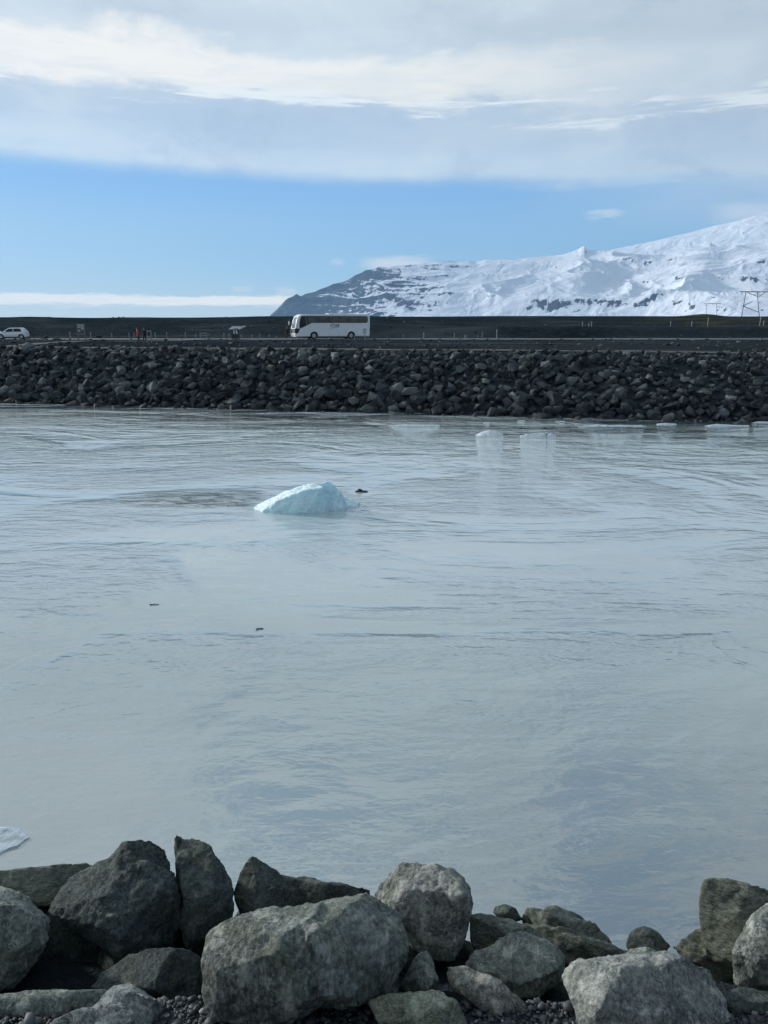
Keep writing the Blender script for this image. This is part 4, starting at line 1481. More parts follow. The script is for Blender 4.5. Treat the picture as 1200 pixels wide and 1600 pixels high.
# ------------------------------------------------------------------ stones strewn over the far flat
def flat_stones():
    r = random.Random(77)
    protos = []
    for i in range(6):
        bm = angular_stone(400 + i, 10, 0.6)
        bm.verts.ensure_lookup_table()
        protos.append((np.array([v.co[:] for v in bm.verts]), np.array([[v.index for v in f.verts] for f in bm.faces], np.int32)))
        bm.free()
    xs = rng.uniform(-75, 75, 2600)
    ys = rng.uniform(0, 1, 2600)
    Vs, Fs, off = [], [], 0
    for x, t in zip(xs, ys):
        y0 = float(toe_y(np.array(x))) + 7.0
        y = y0 + (t ** 1.7) * (150 - y0)
        if 112 < y < 122:
            continue
        V, Fc = protos[r.randrange(6)]
        sz = r.choice((0.06, 0.08, 0.1, 0.14, 0.2, 0.3))
        a = r.uniform(0, 6.28)
        R_ = np.array(Matrix.Rotation(a, 3, 'Z'))
        Vs.append((V * sz) @ R_.T + np.array([x, y, far_z(x, y) + sz * 0.25]))
        Fs.append(Fc + off)
        off += len(V)
    o = link("gravel", tri_mesh("gravel", np.concatenate(Vs), np.concatenate(Fs)), M['armour'])
    tag(o, "loose stones strewn over the black flat above the far bank", "gravel", None, 'stuff')


flat_stones()


# ------------------------------------------------------------------ coach
def wheel(parent, x, y, z, r, w, side):
    bm = bmesh.new()
    prof = [(r * 0.60, -w / 2), (r * 0.93, -w / 2), (r, -w * 0.34), (r, w * 0.34), (r * 0.93, w / 2), (r * 0.60, w / 2)]
    seg = 24
    rings = []
    for i in range(seg):
        a = 2 * math.pi * i / seg
        rings.append([bm.verts.new((math.cos(a) * pr, py, math.sin(a) * pr)) for pr, py in prof])
    for i in range(seg):
        A, B = rings[i], rings[(i + 1) % seg]
        for k in range(len(prof)):
            k2 = (k + 1) % len(prof)
            bm.faces.new((A[k], A[k2], B[k2], B[k]))
    t = link("wheel", bm_mesh("wheel", bm, True), M['rubber'], parent)
    t.location = (x, y, z)
    bm = bmesh.new()
    tube(bm, (0, -w * 0.30, 0), (0, w * 0.30, 0), r * 0.61, None, 20)
    for i in range(8):
        a = 2 * math.pi * i / 8
        tube(bm, (math.cos(a) * r * 0.33, side * w * 0.30, math.sin(a) * r * 0.33), (math.cos(a) * r * 0.33, side * w * 0.36, math.sin(a) * r * 0.33), r * 0.07, None, 6)
    tube(bm, (0, side * w * 0.28, 0), (0, side * w * 0.48, 0), r * 0.20, r * 0.14, 12)
    link("rim", bm_mesh("rim", bm), M['alloy'], t)
    return t


def boolean_cut(o, cutters):
    for c in cutters:
        md = o.modifiers.new("b", 'BOOLEAN')
        md.operation = 'DIFFERENCE'
        md.object = c
        md.solver = 'EXACT'


CUT = []


def arch_cutter(parent_m, x, z, r, hw):
    bm = bmesh.new()
    tube(bm, (x, -hw, z), (x, hw, z), r, None, 28)
    c = link("arch_cutter", bm_mesh("arch_cutter", bm))
    CUT.append(c)
    return c


def build_coach():
    base = at_z(517, 529.5, 4.0)
    gz = far_z(base.x, base.y)
    yaw = math.radians(19) - math.atan2(base.x, base.y)
    o = empty("coach", (base.x, base.y, 4.0), yaw)
    tag(o, "white touring coach with a dark window band parked on the far road", "bus")
    L, W = 5.95, 1.26
    prof = [(-L + 0.10, 0.34), (-L, 0.60), (-L - 0.02, 1.30), (-L + 0.10, 1.75), (-L + 0.36, 2.75), (-L + 0.60, 3.30), (-L + 1.05, 3.56),
            (-L + 1.9, 3.62), (L - 0.7, 3.62), (L - 0.16, 3.52), (L - 0.02, 3.20), (L, 1.2), (L - 0.06, 0.5), (L - 0.2, 0.34)]
    bm = bmesh.new()
    prism(bm, prof, -W, W)
    bmesh.ops.recalc_face_normals(bm, faces=bm.faces)
    es = [e for e in bm.edges if abs(e.verts[0].co.y - e.verts[1].co.y) < 1e-4]
    bmesh.ops.bevel(bm, geom=es, offset=0.12, segments=3, affect='EDGES')
    body = link("body", bm_mesh("body", bm), M['white_paint'], None)
    boolean_cut(body, [arch_cutter(None, -3.05, 0.52, 0.62, 2), arch_cutter(None, 2.85, 0.52, 0.62, 2)])
    PENDING.append((body, M['white_paint']))
    finish_pending()
    body.data.polygons.foreach_set('use_smooth', [False] * len(body.data.polygons))
    body.parent = o

    def side_plate(name, pts, mat, proud=0.012, both=True):
        for s in ((-1, 1) if both else (-1,)):
            b2 = bmesh.new()
            y0, y1 = (W - 0.02, W + proud) if s > 0 else (-W - proud, -W + 0.02)
            prism(b2, pts, y0, y1)
            link(name, bm_mesh(name, b2), mat, o)
    # window band sweeping down to the windscreen
    side_plate("side_window", [(-4.12, 2.02), (-3.65, 2.25), (-3.35, 2.36), (5.35, 2.36), (5.55, 2.60), (5.55, 3.10), (5.42, 3.36), (-4.15, 3.36), (-4.3, 3.0)], M['dark_glass'])
    side_plate("driver_window", [(-5.28, 1.55), (-4.8, 1.72), (-4.16, 2.0), (-4.34, 3.0), (-4.2, 3.34), (-4.95, 3.34), (-5.15, 2.9), (-5.28, 2.3)], M['dark_glass'], 0.016)
    cuts = [-4.05, -2.35, -0.75, 0.85, 2.45, 4.0, 5.48]
    for a_, b_ in zip(cuts, cuts[1:]):
        lo_l = 2.42 if a_ > -3.4 else 2.30
        side_plate("pane", [(a_ + 0.03, lo_l), (b_ - 0.03, 2.42), (b_ - 0.03, 3.30), (a_ + 0.03, 3.30)], M['pane_glass'], 0.018)
    # windscreen wraps the raked front
    b2 = bmesh.new()
    fr = [(-L + 0.05, 1.62), (-L + 0.36, 2.75), (-L + 0.58, 3.26)]
    rows = []
    for xf, zf in fr:
        row = []
        for t in np.linspace(-1, 1, 9):
            yy = t * (W + 0.008)
            xx = xf - 0.03 + 0.20 * abs(t) ** 4
            row.append(b2.verts.new((xx, yy, zf)))
        rows.append(row)
    for a, b_ in zip(rows, rows[1:]):
        for k in range(8):
            b2.faces.new((a[k], a[k + 1], b_[k + 1], b_[k]))
    bmesh.ops.recalc_face_normals(b2, faces=b2.faces)
    bmesh.ops.solidify(b2, geom=list(b2.faces), thickness=0.03)
    link("windscreen", bm_mesh("windscreen", b2, True), M['screen_glass'], o)
    # front mask, grille, lamps, number plate, bumper
    b2 = bmesh.new()
    box(b2, -L - 0.05, -L + 0.2, -W + 0.12, W - 0.12, 0.92, 1.52, 0.03)
    link("front_mask", bm_mesh("front_mask", b2), M['black_plastic'], o)
    side_plate("headlamp_surround", [(-5.93, 0.85), (-5.55, 0.85), (-5.2, 1.52), (-5.93, 1.62)], M['black_plastic'], 0.010)
    for s in (-1, 1):
        b2 = bmesh.new()
        box(b2, -L - 0.08, -L + 0.15, s * 0.95 - 0.17, s * 0.95 + 0.17, 1.02, 1.34, 0.05)
        link("headlight", bm_mesh("headlight", b2), M['lamp_glass'], o)
        b2 = bmesh.new()
        box(b2, L - 0.05, L + 0.025, s * 1.08 - 0.1, s * 1.08 + 0.1, 0.9, 1.7, 0.03)
        link("tail_light", bm_mesh("tail_light", b2), M['red_glass'], o)
        # mirror arms
        b2 = bmesh.new()
        tube(b2, (-L + 0.45, s * 1.2, 3.05), (-L - 0.12, s * 1.42, 2.95), 0.035)
        tube(b2, (-L - 0.12, s * 1.42, 2.95), (-L - 0.15, s * 1.42, 2.55), 0.03)
        mo = link("mirror", bm_mesh("mirror", b2), M['black_plastic'], o)
        b2 = bmesh.new()
        box(b2, -L - 0.22, -L - 0.08, s * 1.42 - 0.12, s * 1.42 + 0.12, 2.05, 2.62, 0.05)
        link("mirror_housing", bm_mesh("mirror_housing", b2), M['white_paint'], mo)
    b2 = bmesh.new()
    box(b2, -L - 0.075, -L, -0.26, 0.26, 0.66, 0.78)
    link("number_plate", bm_mesh("number_plate", b2), M['white_paint'], o)
    b2 = bmesh.new()
    box(b2, -0.6, 2.4, -0.85, 0.85, 3.60, 3.74, 0.06)
    link("roof_unit", bm_mesh("roof_unit", b2), M['white_paint'], o)
    # rear window
    b2 = bmesh.new()
    box(b2, L - 0.06, L + 0.012, -1.0, 1.0, 2.3, 3.1, 0.02)
    link("rear_window", bm_mesh("rear_window", b2), M['dark_glass'], o)
    # engine grilles, luggage hatch seams, door seam
    for s in (-1, 1):
        for k in range(7):
            b2 = bmesh.new()
            z0 = 0.78 + k * 0.115
            y0, y1 = (W - 0.01, W + 0.014) if s > 0 else (-W - 0.014, -W + 0.01)
            box(b2, 4.72, 5.32, y0, y1, z0, z0 + 0.07)
            link("grille_slat", bm_mesh("grille_slat", b2), M['grey_print'], o)
        for xs in (-2.2, -0.7, 0.8, 2.0, 3.75):
            b2 = bmesh.new()
            y0, y1 = (W - 0.01, W + 0.004) if s > 0 else (-W - 0.004, -W + 0.01)
            box(b2, xs - 0.012, xs + 0.012, y0, y1, 0.45, 1.25)
            link("hatch_seam", bm_mesh("hatch_seam", b2), M['grey_print'], o)
        for xs in (-3.05, 2.85):
            b2 = bmesh.new()
            seg = 14
            y0, y1 = (W - 0.02, W + 0.03) if s > 0 else (-W - 0.03, -W + 0.02)
            outer = [(xs + math.cos(a) * 0.74, 0.52 + math.sin(a) * 0.74) for a in np.linspace(0.1, math.pi - 0.1, seg)]
            inner = [(xs + math.cos(a) * 0.62, 0.52 + math.sin(a) * 0.62) for a in np.linspace(math.pi - 0.1, 0.1, seg)]
            for i in range(seg - 1):
                prism(b2, [outer[i], outer[i + 1], inner[seg - 2 - i], inner[seg - 1 - i]], y0, y1)
            link("wheel_arch", bm_mesh("wheel_arch", b2), M['white_paint'], o)
            wheel(o, xs, s * (W - 0.17), 0.52, 0.52, 0.30, s)
    b2 = bmesh.new()
    box(b2, -L + 0.3, L - 0.4, -W + 0.12, W - 0.12, 0.26, 0.40)
    link("underbody", bm_mesh("underbody", b2), M['black_plastic'], o)
    # lettering and swoosh on the side
    cu = bpy.data.curves.new("lettering", 'FONT')
    cu.body = "STAR"
    cu.size = 0.60
    cu.shear = 0.35
    cu.extrude = 0.004
    cu.offset = 0.012
    cu.space_character = 1.05
    t = bpy.data.objects.new("lettering", cu)
    COL.objects.link(t)
    bpy.context.view_layer.update()
    me = bpy.data.meshes.new_from_object(t.evaluated_get(bpy.context.evaluated_depsgraph_get()))
    bpy.data.objects.remove(t)
    for s in (-1, 1):
        tl = link("lettering", me if s < 0 else me.copy(), M['dark_print'], o)
        tl.rotation_euler = (math.pi / 2, 0, 0 if s < 0 else math.pi)
        tl.location = (-0.55 if s < 0 else 1.1, s * (W + 0.006), 1.80)
        b2 = bmesh.new()
        n = 12
        up = [(-1.0 + 2.2 * i / n, 1.62 + 0.26 * math.sin(math.pi * 0.5 * i / n)) for i in range(n + 1)]
        for i in range(n):
            w0 = 0.10 * math.sin(math.pi * (i + 0.02) / n)
            w1 = 0.10 * math.sin(math.pi * (i + 1) / n)
            (xa, za), (xb, zb) = up[i], up[i + 1]
            ya, yb = (W - 0.01, W + 0.005) if s > 0 else (-W - 0.005, -W + 0.01)
            prism(b2, [(xa, za - 0.18), (xb, zb - 0.18), (xb, zb - 0.18 + w1 + 0.01), (xa, za - 0.18 + w0 + 0.01)], ya, yb)
        link("swoosh", bm_mesh("swoosh", b2), M['grey_print'], o)
    return o


M['screen_glass'] = plain("windscreen_glass", (0.30, 0.32, 0.31, 1), 0.06, 0, 0.8, 0.1, 0.8)  # pale base colour stands in for a bright reflection in the windscreen
M['pane_glass'] = plain("pane_glass", (0.014, 0.02, 0.025, 1), 0.05, 0, 0.5, 0.3, 0.7)
coach = build_coach()


def build_car(u, v, yaw, label):
    base = at_z(u, v, 3.98)
    o = empty("car", (base.x, base.y, far_z(base.x, base.y) + 0.05), yaw)
    tag(o, label, "car", "cars parked on the far road")
    W = 0.91
    st = [(-2.25, 0.45, 0.62), (-2.2, 0.36, 0.80), (-1.9, 0.30, 0.93), (-1.2, 0.28, 1.02), (1.7, 0.28, 1.06), (2.1, 0.32, 1.06), (2.27, 0.42, 0.98)]
    bm = bmesh.new()
    rows = []
    for x, z0, z1 in st:
        w = W * (0.84 if x < -2.2 else 0.92 if abs(x) > 2.05 else 1.0)
        zm = z0 + (z1 - z0) * 0.55
        ring = [(-w * 0.93, z0), (-w, zm), (-w * 0.95, z1), (w * 0.95, z1), (w, zm), (w * 0.93, z0)]
        rows.append([bm.verts.new((x, yy, zz)) for yy, zz in ring])
    for a, b_ in zip(rows, rows[1:]):
        for k in range(6):
            bm.faces.new((a[k], a[(k + 1) % 6], b_[(k + 1) % 6], b_[k]))
    bm.faces.new(rows[0])
    bm.faces.new(list(reversed(rows[-1])))
    bmesh.ops.recalc_face_normals(bm, faces=bm.faces)
    bmesh.ops.bevel(bm, geom=list(bm.edges), offset=0.035, segments=2, affect='EDGES')
    body = link("body", bm_mesh("body", bm), M['white_paint'])
    boolean_cut(body, [arch_cutter(None, -1.38, 0.36, 0.42, 2), arch_cutter(None, 1.42, 0.36, 0.42, 2)])
    PENDING.append((body, M['white_paint']))
    finish_pending()
    body.data.polygons.foreach_set('use_smooth', [False] * len(body.data.polygons))
    body.parent = o
    # glasshouse
    gh = [(-1.15, 1.03), (-0.35, 1.58), (0.0, 1.66), (1.35, 1.67), (1.75, 1.58), (2.18, 1.06)]
    bm = bmesh.new()
    rr = []
    for s in (-1, 1):
        rr.append([bm.verts.new((x, s * (0.86 if z < 1.2 else 0.70 if z < 1.62 else 0.62), z)) for x, z in gh])
    for k in range(5):
        bm.faces.new((rr[0][k], rr[0][k + 1], rr[1][k + 1], rr[1][k]))
    bm.faces.new(rr[0])
    bm.faces.new(list(reversed(rr[1])))
    bmesh.ops.triangulate(bm, faces=bm.faces)
    bmesh.ops.recalc_face_normals(bm, faces=bm.faces)
    link("cabin", bm_mesh("cabin", bm), M['white_paint'], o)
    for s in (-1, 1):
        for pts in ([(-0.85, 1.09), (-0.28, 1.49), (0.33, 1.54), (0.33, 1.09)], [(0.42, 1.09), (0.42, 1.54), (1.2, 1.54), (1.42, 1.42), (1.55, 1.12)]):
            bm = bmesh.new()
            vi = [bm.verts.new((x, s * (0.872 - (z - 1.06) * 0.375), z)) for x, z in pts]
            vo = [bm.verts.new((x, s * (0.892 - (z - 1.06) * 0.375), z)) for x, z in pts]
            bm.faces.new(vi)
            bm.faces.new(list(reversed(vo)))
            for i in range(len(pts)):
                j = (i + 1) % len(pts)
                bm.faces.new((vi[i], vi[j], vo[j], vo[i]))
            link("side_window", bm_mesh("side_window", bm), M['dark_glass'], o)
        bm = bmesh.new()
        box(bm, -2.24, -2.0, s * 0.66 - 0.14, s * 0.66 + 0.14, 0.68, 0.80, 0.03)
        link("headlight", bm_mesh("headlight", bm), M['lamp_glass'], o)
        bm = bmesh.new()
        box(bm, 2.12, 2.275, s * 0.72 - 0.1, s * 0.72 + 0.1, 0.78, 0.98, 0.02)
        link("tail_light", bm_mesh("tail_light", bm), M['red_glass'], o)
        bm = bmesh.new()
        box(bm, -0.75, -0.58, s * 0.98 - 0.08, s * 0.98 + 0.08, 1.02, 1.16, 0.03)
        link("mirror", bm_mesh("mirror", bm), M['white_paint'], o)
        for x in (-1.38, 1.42):
            wheel(o, x, s * 0.80, 0.36, 0.36, 0.22, s)
        bm = bmesh.new()
        box(bm, -1.0, 1.0, s * 0.90 - 0.03, s * 0.90 + 0.03, 0.26, 0.36, 0.01)
        link("sill", bm_mesh("sill", bm), M['black_plastic'], o)
    # front and rear glass
    for (xa, za, xb, zb, nm) in ((-1.10, 1.07, -0.38, 1.56, "windscreen"), (1.80, 1.54, 2.14, 1.12, "rear_window")):
        bm = bmesh.new()
        n = Vector((-(zb - za), 0, (xb - xa))).normalized() * 0.015
        q = []
        for x, z in ((xa, za), (xb, zb)):
            hw = 0.78 if z < 1.2 else 0.62
            q.append((x, z, hw))
        vs = []
        for sgn in (0, 1):
            vs.append([bm.verts.new((q[0][0] + n.x * sgn, -q[0][2], q[0][1] + n.z * sgn)), bm.verts.new((q[0][0] + n.x * sgn, q[0][2], q[0][1] + n.z * sgn)),
                       bm.verts.new((q[1][0] + n.x * sgn, q[1][2], q[1][1] + n.z * sgn)), bm.verts.new((q[1][0] + n.x * sgn, -q[1][2], q[1][1] + n.z * sgn))])
        bm.faces.new(vs[0])
        bm.faces.new(list(reversed(vs[1])))
        for i in range(4):
            j = (i + 1) % 4
            bm.faces.new((vs[0][i], vs[0][j], vs[1][j], vs[1][i]))
        link(nm, bm_mesh(nm, bm), M['dark_glass'], o)
    bm = bmesh.new()
    box(bm, -2.285, -2.15, -0.5, 0.5, 0.50, 0.66, 0.02)
    link("grille", bm_mesh("grille", bm), M['black_plastic'], o)
    return o


car = build_car(19.5, 530.0, math.radians(14), "white car with black wheel arches parked at the left end of the road")
car2 = copy_tree(car)
q = at_z(-17, 526.5, 3.98)
car2.location = (q.x, q.y, 3.98)
car2.rotation_euler = (0, 0, math.radians(165))
car2['label'] = "white car mostly out of the photo at the left edge, behind the other car"
for c in CUT:
    bpy.data.objects.remove(c)


# ------------------------------------------------------------------ people
def person(u, v, height, facing, jacket, label, pose):
    base = at_z(u, v, 4.0)
    gz = max(far_z(base.x, base.y), 3.9)
    o = empty("person", (base.x, base.y, gz + 0.05), facing)
    s = height / 1.75
    bm = bmesh.new()
    J = {}
    rad = {}

    def add(nm, p, r_):
        J[nm] = bm.verts.new(Vector(p) * s)
        rad[nm] = r_ * s
    st = pose.get('stride', 0.0)
    lean = pose.get('lean', 0.0)
    add('pelvis', (0, 0, 0.95), 0.15)
    add('waist', (0, -lean * 0.3, 1.12), 0.14)
    add('chest', (0, -lean * 0.7, 1.32), 0.165)
    add('neckb', (0, -lean, 1.47), 0.085)
    add('neck', (0, -lean * 1.05, 1.53), 0.06)
    add('head', (0, -lean * 1.15 - 0.02, 1.64), 0.098)
    add('crown', (0, -lean * 1.15 - 0.01, 1.70), 0.08)
    for sd, nm in ((-1, 'l'), (1, 'r')):
        add('hip' + nm, (0.10 * sd, 0, 0.90), 0.105)
        add('knee' + nm, (0.11 * sd, -st * sd * 0.5 - 0.02, 0.49), 0.07)
        add('ankle' + nm, (0.12 * sd, -st * sd, 0.08), 0.048)
        add('toe' + nm, (0.14 * sd, -st * sd - 0.17, 0.04), 0.04)
        add('sh' + nm, (0.19 * sd, -lean * 0.9, 1.42), 0.075)
        ax, ay, az = pose.get('elbow' + nm, (0.26 * sd, 0.02 - lean * 0.8, 1.14))
        add('el' + nm, (ax, ay, az), 0.055)
        wx_, wy_, wz_ = pose.get('wrist' + nm, (0.27 * sd, -0.08 - lean * 0.8, 0.88))
        add('wr' + nm, (wx_, wy_, wz_), 0.032)
        add('palm' + nm, (wx_, wy_ - 0.02, wz_ - 0.07), 0.032)
        for k, (dx, L) in enumerate(((-0.03, 0.065), (-0.010, 0.08), (0.010, 0.075), (0.03, 0.055))):
            add('f%d' % k + nm, (wx_ + dx * 0.3, wy_ - 0.02 + dx, wz_ - 0.115), 0.010)
            add('g%d' % k + nm, (wx_ - 0.012 * sd, wy_ - 0.025 + dx, wz_ - 0.115 - L), 0.008)
        add('t' + nm, (wx_ - 0.01 * sd, wy_ - 0.065, wz_ - 0.10), 0.010)
    E = [('pelvis', 'waist'), ('waist', 'chest'), ('chest', 'neckb'), ('neckb', 'neck'), ('neck', 'head'), ('head', 'crown')]
    for nm in 'lr':
        E += [('pelvis', 'hip' + nm), ('hip' + nm, 'knee' + nm), ('knee' + nm, 'ankle' + nm), ('ankle' + nm, 'toe' + nm), ('chest', 'sh' + nm),
              ('sh' + nm, 'el' + nm), ('el' + nm, 'wr' + nm), ('wr' + nm, 'palm' + nm), ('palm' + nm, 't' + nm)]
        for k in range(4):
            E += [('palm' + nm, 'f%d' % k + nm), ('f%d' % k + nm, 'g%d' % k + nm)]
    for a, b_ in E:
        bm.edges.new((J[a], J[b_]))
    names = list(J)
    me = bpy.data.meshes.new("body")
    bm.to_mesh(me)
    bm.free()
    b = bpy.data.objects.new("body", me)
    COL.objects.link(b)
    b.modifiers.new("k", 'SKIN')
    for i, nm in enumerate(names):
        me.skin_vertices[0].data[i].radius = (rad[nm], rad[nm])
    me.skin_vertices[0].data[0].use_root = True
    md = b.modifiers.new("ss", 'SUBSURF')
    md.levels = md.render_levels = 1
    PENDING.append((b, M['skin']))
    finish_pending()
    me = b.data
    for m_ in (jacket, M['trousers'], M['black_plastic']):
        me.materials.append(m_)
    for p in me.polygons:
        z = p.center.z / s
        x = abs(p.center.x / s)
        if z < 0.11:
            p.material_index = 3
        elif z < 0.93 and x < 0.215:
            p.material_index = 2
        elif z < 1.51 and not (x > 0.2 and z < 0.87):
            p.material_index = 1
    b.parent = o
    # face and hair
    hp = Vector((0, -lean * 1.15 - 0.02, 1.645)) * s
    e = bmesh.new()
    bmesh.ops.create_uvsphere(e, u_segments=12, v_segments=8, radius=0.108 * s)
    for v_ in list(e.verts):
        if v_.co.z < -0.01 * s and v_.co.y < 0.02 * s:
            v_.co *= 0.7
        v_.co.z *= 1.1
    h = link("hair", bm_mesh("hair", e, True), M['hair'], o)
    h.location = hp + Vector((0, 0.018, 0.028)) * s
    e = bmesh.new()
    tube(e, (0, 0, 0.02 * s), (0, -0.03 * s, -0.02 * s), 0.008 * s, 0.016 * s, 6)
    f_ = link("nose", bm_mesh("nose", e), M['skin'], o)
    f_.location = hp + Vector((0, -0.098, 0.0)) * s
    for sd in (-1, 1):
        e = bmesh.new()
        bmesh.ops.create_uvsphere(e, u_segments=6, v_segments=5, radius=0.011 * s)
        link("eye", bm_mesh("eye", e), M['black_plastic'], o).location = hp + Vector((0.034 * sd, -0.090, 0.022)) * s
        e = bmesh.new()
        bmesh.ops.create_uvsphere(e, u_segments=6, v_segments=5, radius=0.022 * s)
        link("ear", bm_mesh("ear", e), M['skin'], o).location = hp + Vector((0.10 * sd, 0.01, 0.0)) * s
    tag(o, label, "person")
    return o


person(449, 529.8, 1.80, 0.2, M['jacket_black'], "person in black standing just ahead of the coach", {})
person(217, 536.0, 1.62, -1.2, M['jacket_red'], "person in a red jacket beside a person in black", {'lean': 0.10, 'stride': 0.10})
person(226.5, 538.8, 1.66, 0.5, M['jacket_black'], "person in black standing on the path next to the red jacket", {'stride': 0.10})


# ------------------------------------------------------------------ posts, boards, pylons
def ground_at(u, v, z=4.0):
    p = at_z(u, v, z)
    for _ in range(4):
        p = at_z(u, v, far_z(p.x, p.y))
    return p


POSTS = [(110, 519, 529), (142, 520, 529), (175, 521, 528.5), (202, 521, 528), (210, 520, 528), (243, 520, 528), (261, 520, 528.5), (290, 520, 528.5), (306, 522, 528.5),
         (350, 521, 529), (358, 521, 529.5), (377, 523, 529.5), (394, 523, 528.5), (406, 522, 530), (421, 523, 530), (432, 526, 530.5), (465, 526, 531), (514, 527, 531.5), (554, 525, 531),
         (570, 522, 531.5), (630, 522, 528.5), (662, 520, 529.5), (710, 521, 528.5), (727, 524, 529), (746, 524, 529), (753, 519, 529.5), (776, 516, 529.5),
         (909, 521, 527.5), (919, 523, 527.5), (923, 521, 527.5), (1046, 520, 527), (1079, 520, 527), (1104, 513, 525.5), (1185, 513, 525.5), (1191, 519, 526)]


def marker_post(h):
    bm = bmesh.new()
    pts = [(-0.055, -0.3), (0.055, -0.3), (0.055, h - 0.05), (0.0, h), (-0.055, h - 0.09)]
    prism(bm, pts, -0.04, 0.04)
    return bm_mesh("roadside_post", bm)


for i, (u, v0, v1) in enumerate(POSTS):
    p = at_z(u, v1, 3.98)
    h = (v1 - v0) / F * p.y * 1.03 + 0.05
    o = link("roadside_post", marker_post(h), M['post'])
    o.location = (p.x, p.y, far_z(p.x, p.y))
    o.rotation_euler = (0, random.uniform(-0.04, 0.04), random.uniform(-0.3, 0.3))
    bm = bmesh.new()
    box(bm, -0.058, 0.058, -0.048, 0.048, h - 0.28, h - 0.16)
    link("reflector", bm_mesh("reflector", bm), M['grey_print'], o)
    tag(o, "thin pale marker post in the line along the far road", "post", "marker posts along the far road")
for (u, v0, v1, lb) in ((1070, 537, 556, "lone tall pale stake at the crest of the rock bank"), (812, 541, 550, "short dark stake near the crest of the rock bank")):
    p = ground_at(u, v1)
    h = (v1 - v0) / F * p.y * 1.03
    bm = bmesh.new()
    tube(bm, (0, 0, -0.3), (0.01, 0, h), 0.045, 0.035, 8)
    tube(bm, (0.01, 0, h - 0.06), (0.01, 0, h + 0.01), 0.05, 0.05, 8)
    o = link("stake", bm_mesh("stake", bm), M['post'] if v0 < 540 else M['pole_wood'])
    o.location = p
    tag(o, lb, "stake")


def info_board():
    p = at_z(128.0, 531, 3.98)
    o = empty("information_board", (p.x, p.y, far_z(p.x, p.y)), -0.05)
    tag(o, "tall information board on two posts behind the far road", "sign")
    k = p.y / F * 1.03
    w, h = 10.5 * k, 24 * k
    for s in (-1, 1):
        bm = bmesh.new()
        box(bm, s * w / 2 - 0.07, s * w / 2 + 0.07, -0.06, 0.06, -0.3, h, 0.01)
        link("post", bm_mesh("post", bm), M['grey_wood'], o)
    bm = bmesh.new()
    box(bm, -w / 2 + 0.07, w / 2 - 0.07, -0.03, 0.03, h * 0.42, h * 0.97)
    pn = link("panel", bm_mesh("panel", bm), M['board_dark'], o)
    for (x0, x1, z0, z1) in ((-0.42, 0.42, 0.86, 0.95), (-0.42, -0.02, 0.72, 0.83), (0.05, 0.42, 0.62, 0.83), (-0.42, -0.1, 0.50, 0.62)):
        bm = bmesh.new()
        box(bm, x0 * w, x1 * w, -0.042, -0.028, z0 * h, z1 * h)
        link("printed_field", bm_mesh("printed_field", bm), M['board_pale'], pn)
    bm = bmesh.new()
    box(bm, -w / 2 + 0.07, w / 2 - 0.07, -0.05, 0.05, h * 0.30, h * 0.39, 0.01)
    link("cross_rail", bm_mesh("cross_rail", bm), M['grey_wood'], o)


info_board()


def pale_frame(u, v0, v1, w_px, label):
    p = at_z(u, v1, 4.0)
    k = p.y / F * 1.03
    o = empty("post_frame", (p.x, p.y, max(far_z(p.x, p.y), 3.9)), 0.1)
    tag(o, label, "frame")
    w, h = w_px * k, (v1 - v0) * k
    for s in (-1, 1):
        bm = bmesh.new()
        box(bm, s * w / 2 - 0.05, s * w / 2 + 0.05, -0.05, 0.05, -0.3, h, 0.01)
        link("post", bm_mesh("post", bm), M['post'], o)
    for z0 in (h - 0.16, h * 0.45):
        bm = bmesh.new()
        box(bm, -w / 2, w / 2, -0.062, 0.062, z0, z0 + 0.13, 0.01)
        link("rail", bm_mesh("rail", bm), M['post'], o)


pale_frame(318, 520, 529, 9, "low pale frame of two posts and rails behind the far road")
pale_frame(234, 520, 538, 6, "tall pale frame right beside the person in black on the path")


def canopy_stand():
    p = at_z(369, 530.5, 3.98)
    k = p.y / F * 1.03
    o = empty("canopy_stand", (p.x, p.y, far_z(p.x, p.y) + 0.03), 0.0)
    tag(o, "small stand with a white winged canopy over a dark box near the coach", "stand")
    # winged white canopy, thicker in the middle
    bm = bmesh.new()
    prof = [(-9.5, 14.6), (-5.5, 17.2), (-3.0, 19.4), (12.5, 19.4), (13.6, 18.6), (9.0, 15.6), (6.0, 14.6), (4.0, 16.0), (1.0, 16.4), (-3.0, 14.9)]
    prism(bm, [(x * k, z * k) for x, z in prof], -0.8, 0.8)
    bmesh.ops.recalc_face_normals(bm, faces=bm.faces)
    link("canopy", bm_mesh("canopy", bm), M['white_paint'], o)
    bm = bmesh.new()
    box(bm, -3.2 * k, 12.6 * k, -0.85, 0.85, 19.45 * k, 20.5 * k, 0.02)
    link("roof_edge", bm_mesh("roof_edge", bm), M['black_plastic'], o)
    for (x0, x1) in ((-3.4, -1.6), (0.6, 3.2)):
        bm = bmesh.new()
        prism(bm, [(x0 * k, 8 * k), (x0 * k + 2.0 * k, 8 * k), (x0 * k + 1.9 * k + (0.0 if x0 < 0 else -1.5 * k), 15.5 * k), (x0 * k + (0.0 if x0 < 0 else -1.2 * k), 15.5 * k)], -0.12, 0.12)
        link("strut", bm_mesh("strut", bm), M['white_paint'], o)
    bm = bmesh.new()
    box(bm, -5.5 * k, 4.5 * k, -0.5, 0.5, 0.08, 8.2 * k, 0.05)
    link("box", bm_mesh("box", bm), M['black_plastic'], o)
    for x0 in (-6, -3.2, 1.6):
        bm = bmesh.new()
        box(bm, x0 * k, (x0 + 2) * k, -0.62, 0.62, -0.05, 0.16, 0.02)
        link("foot_block", bm_mesh("foot_block", bm), M['steel'], o)


canopy_stand()


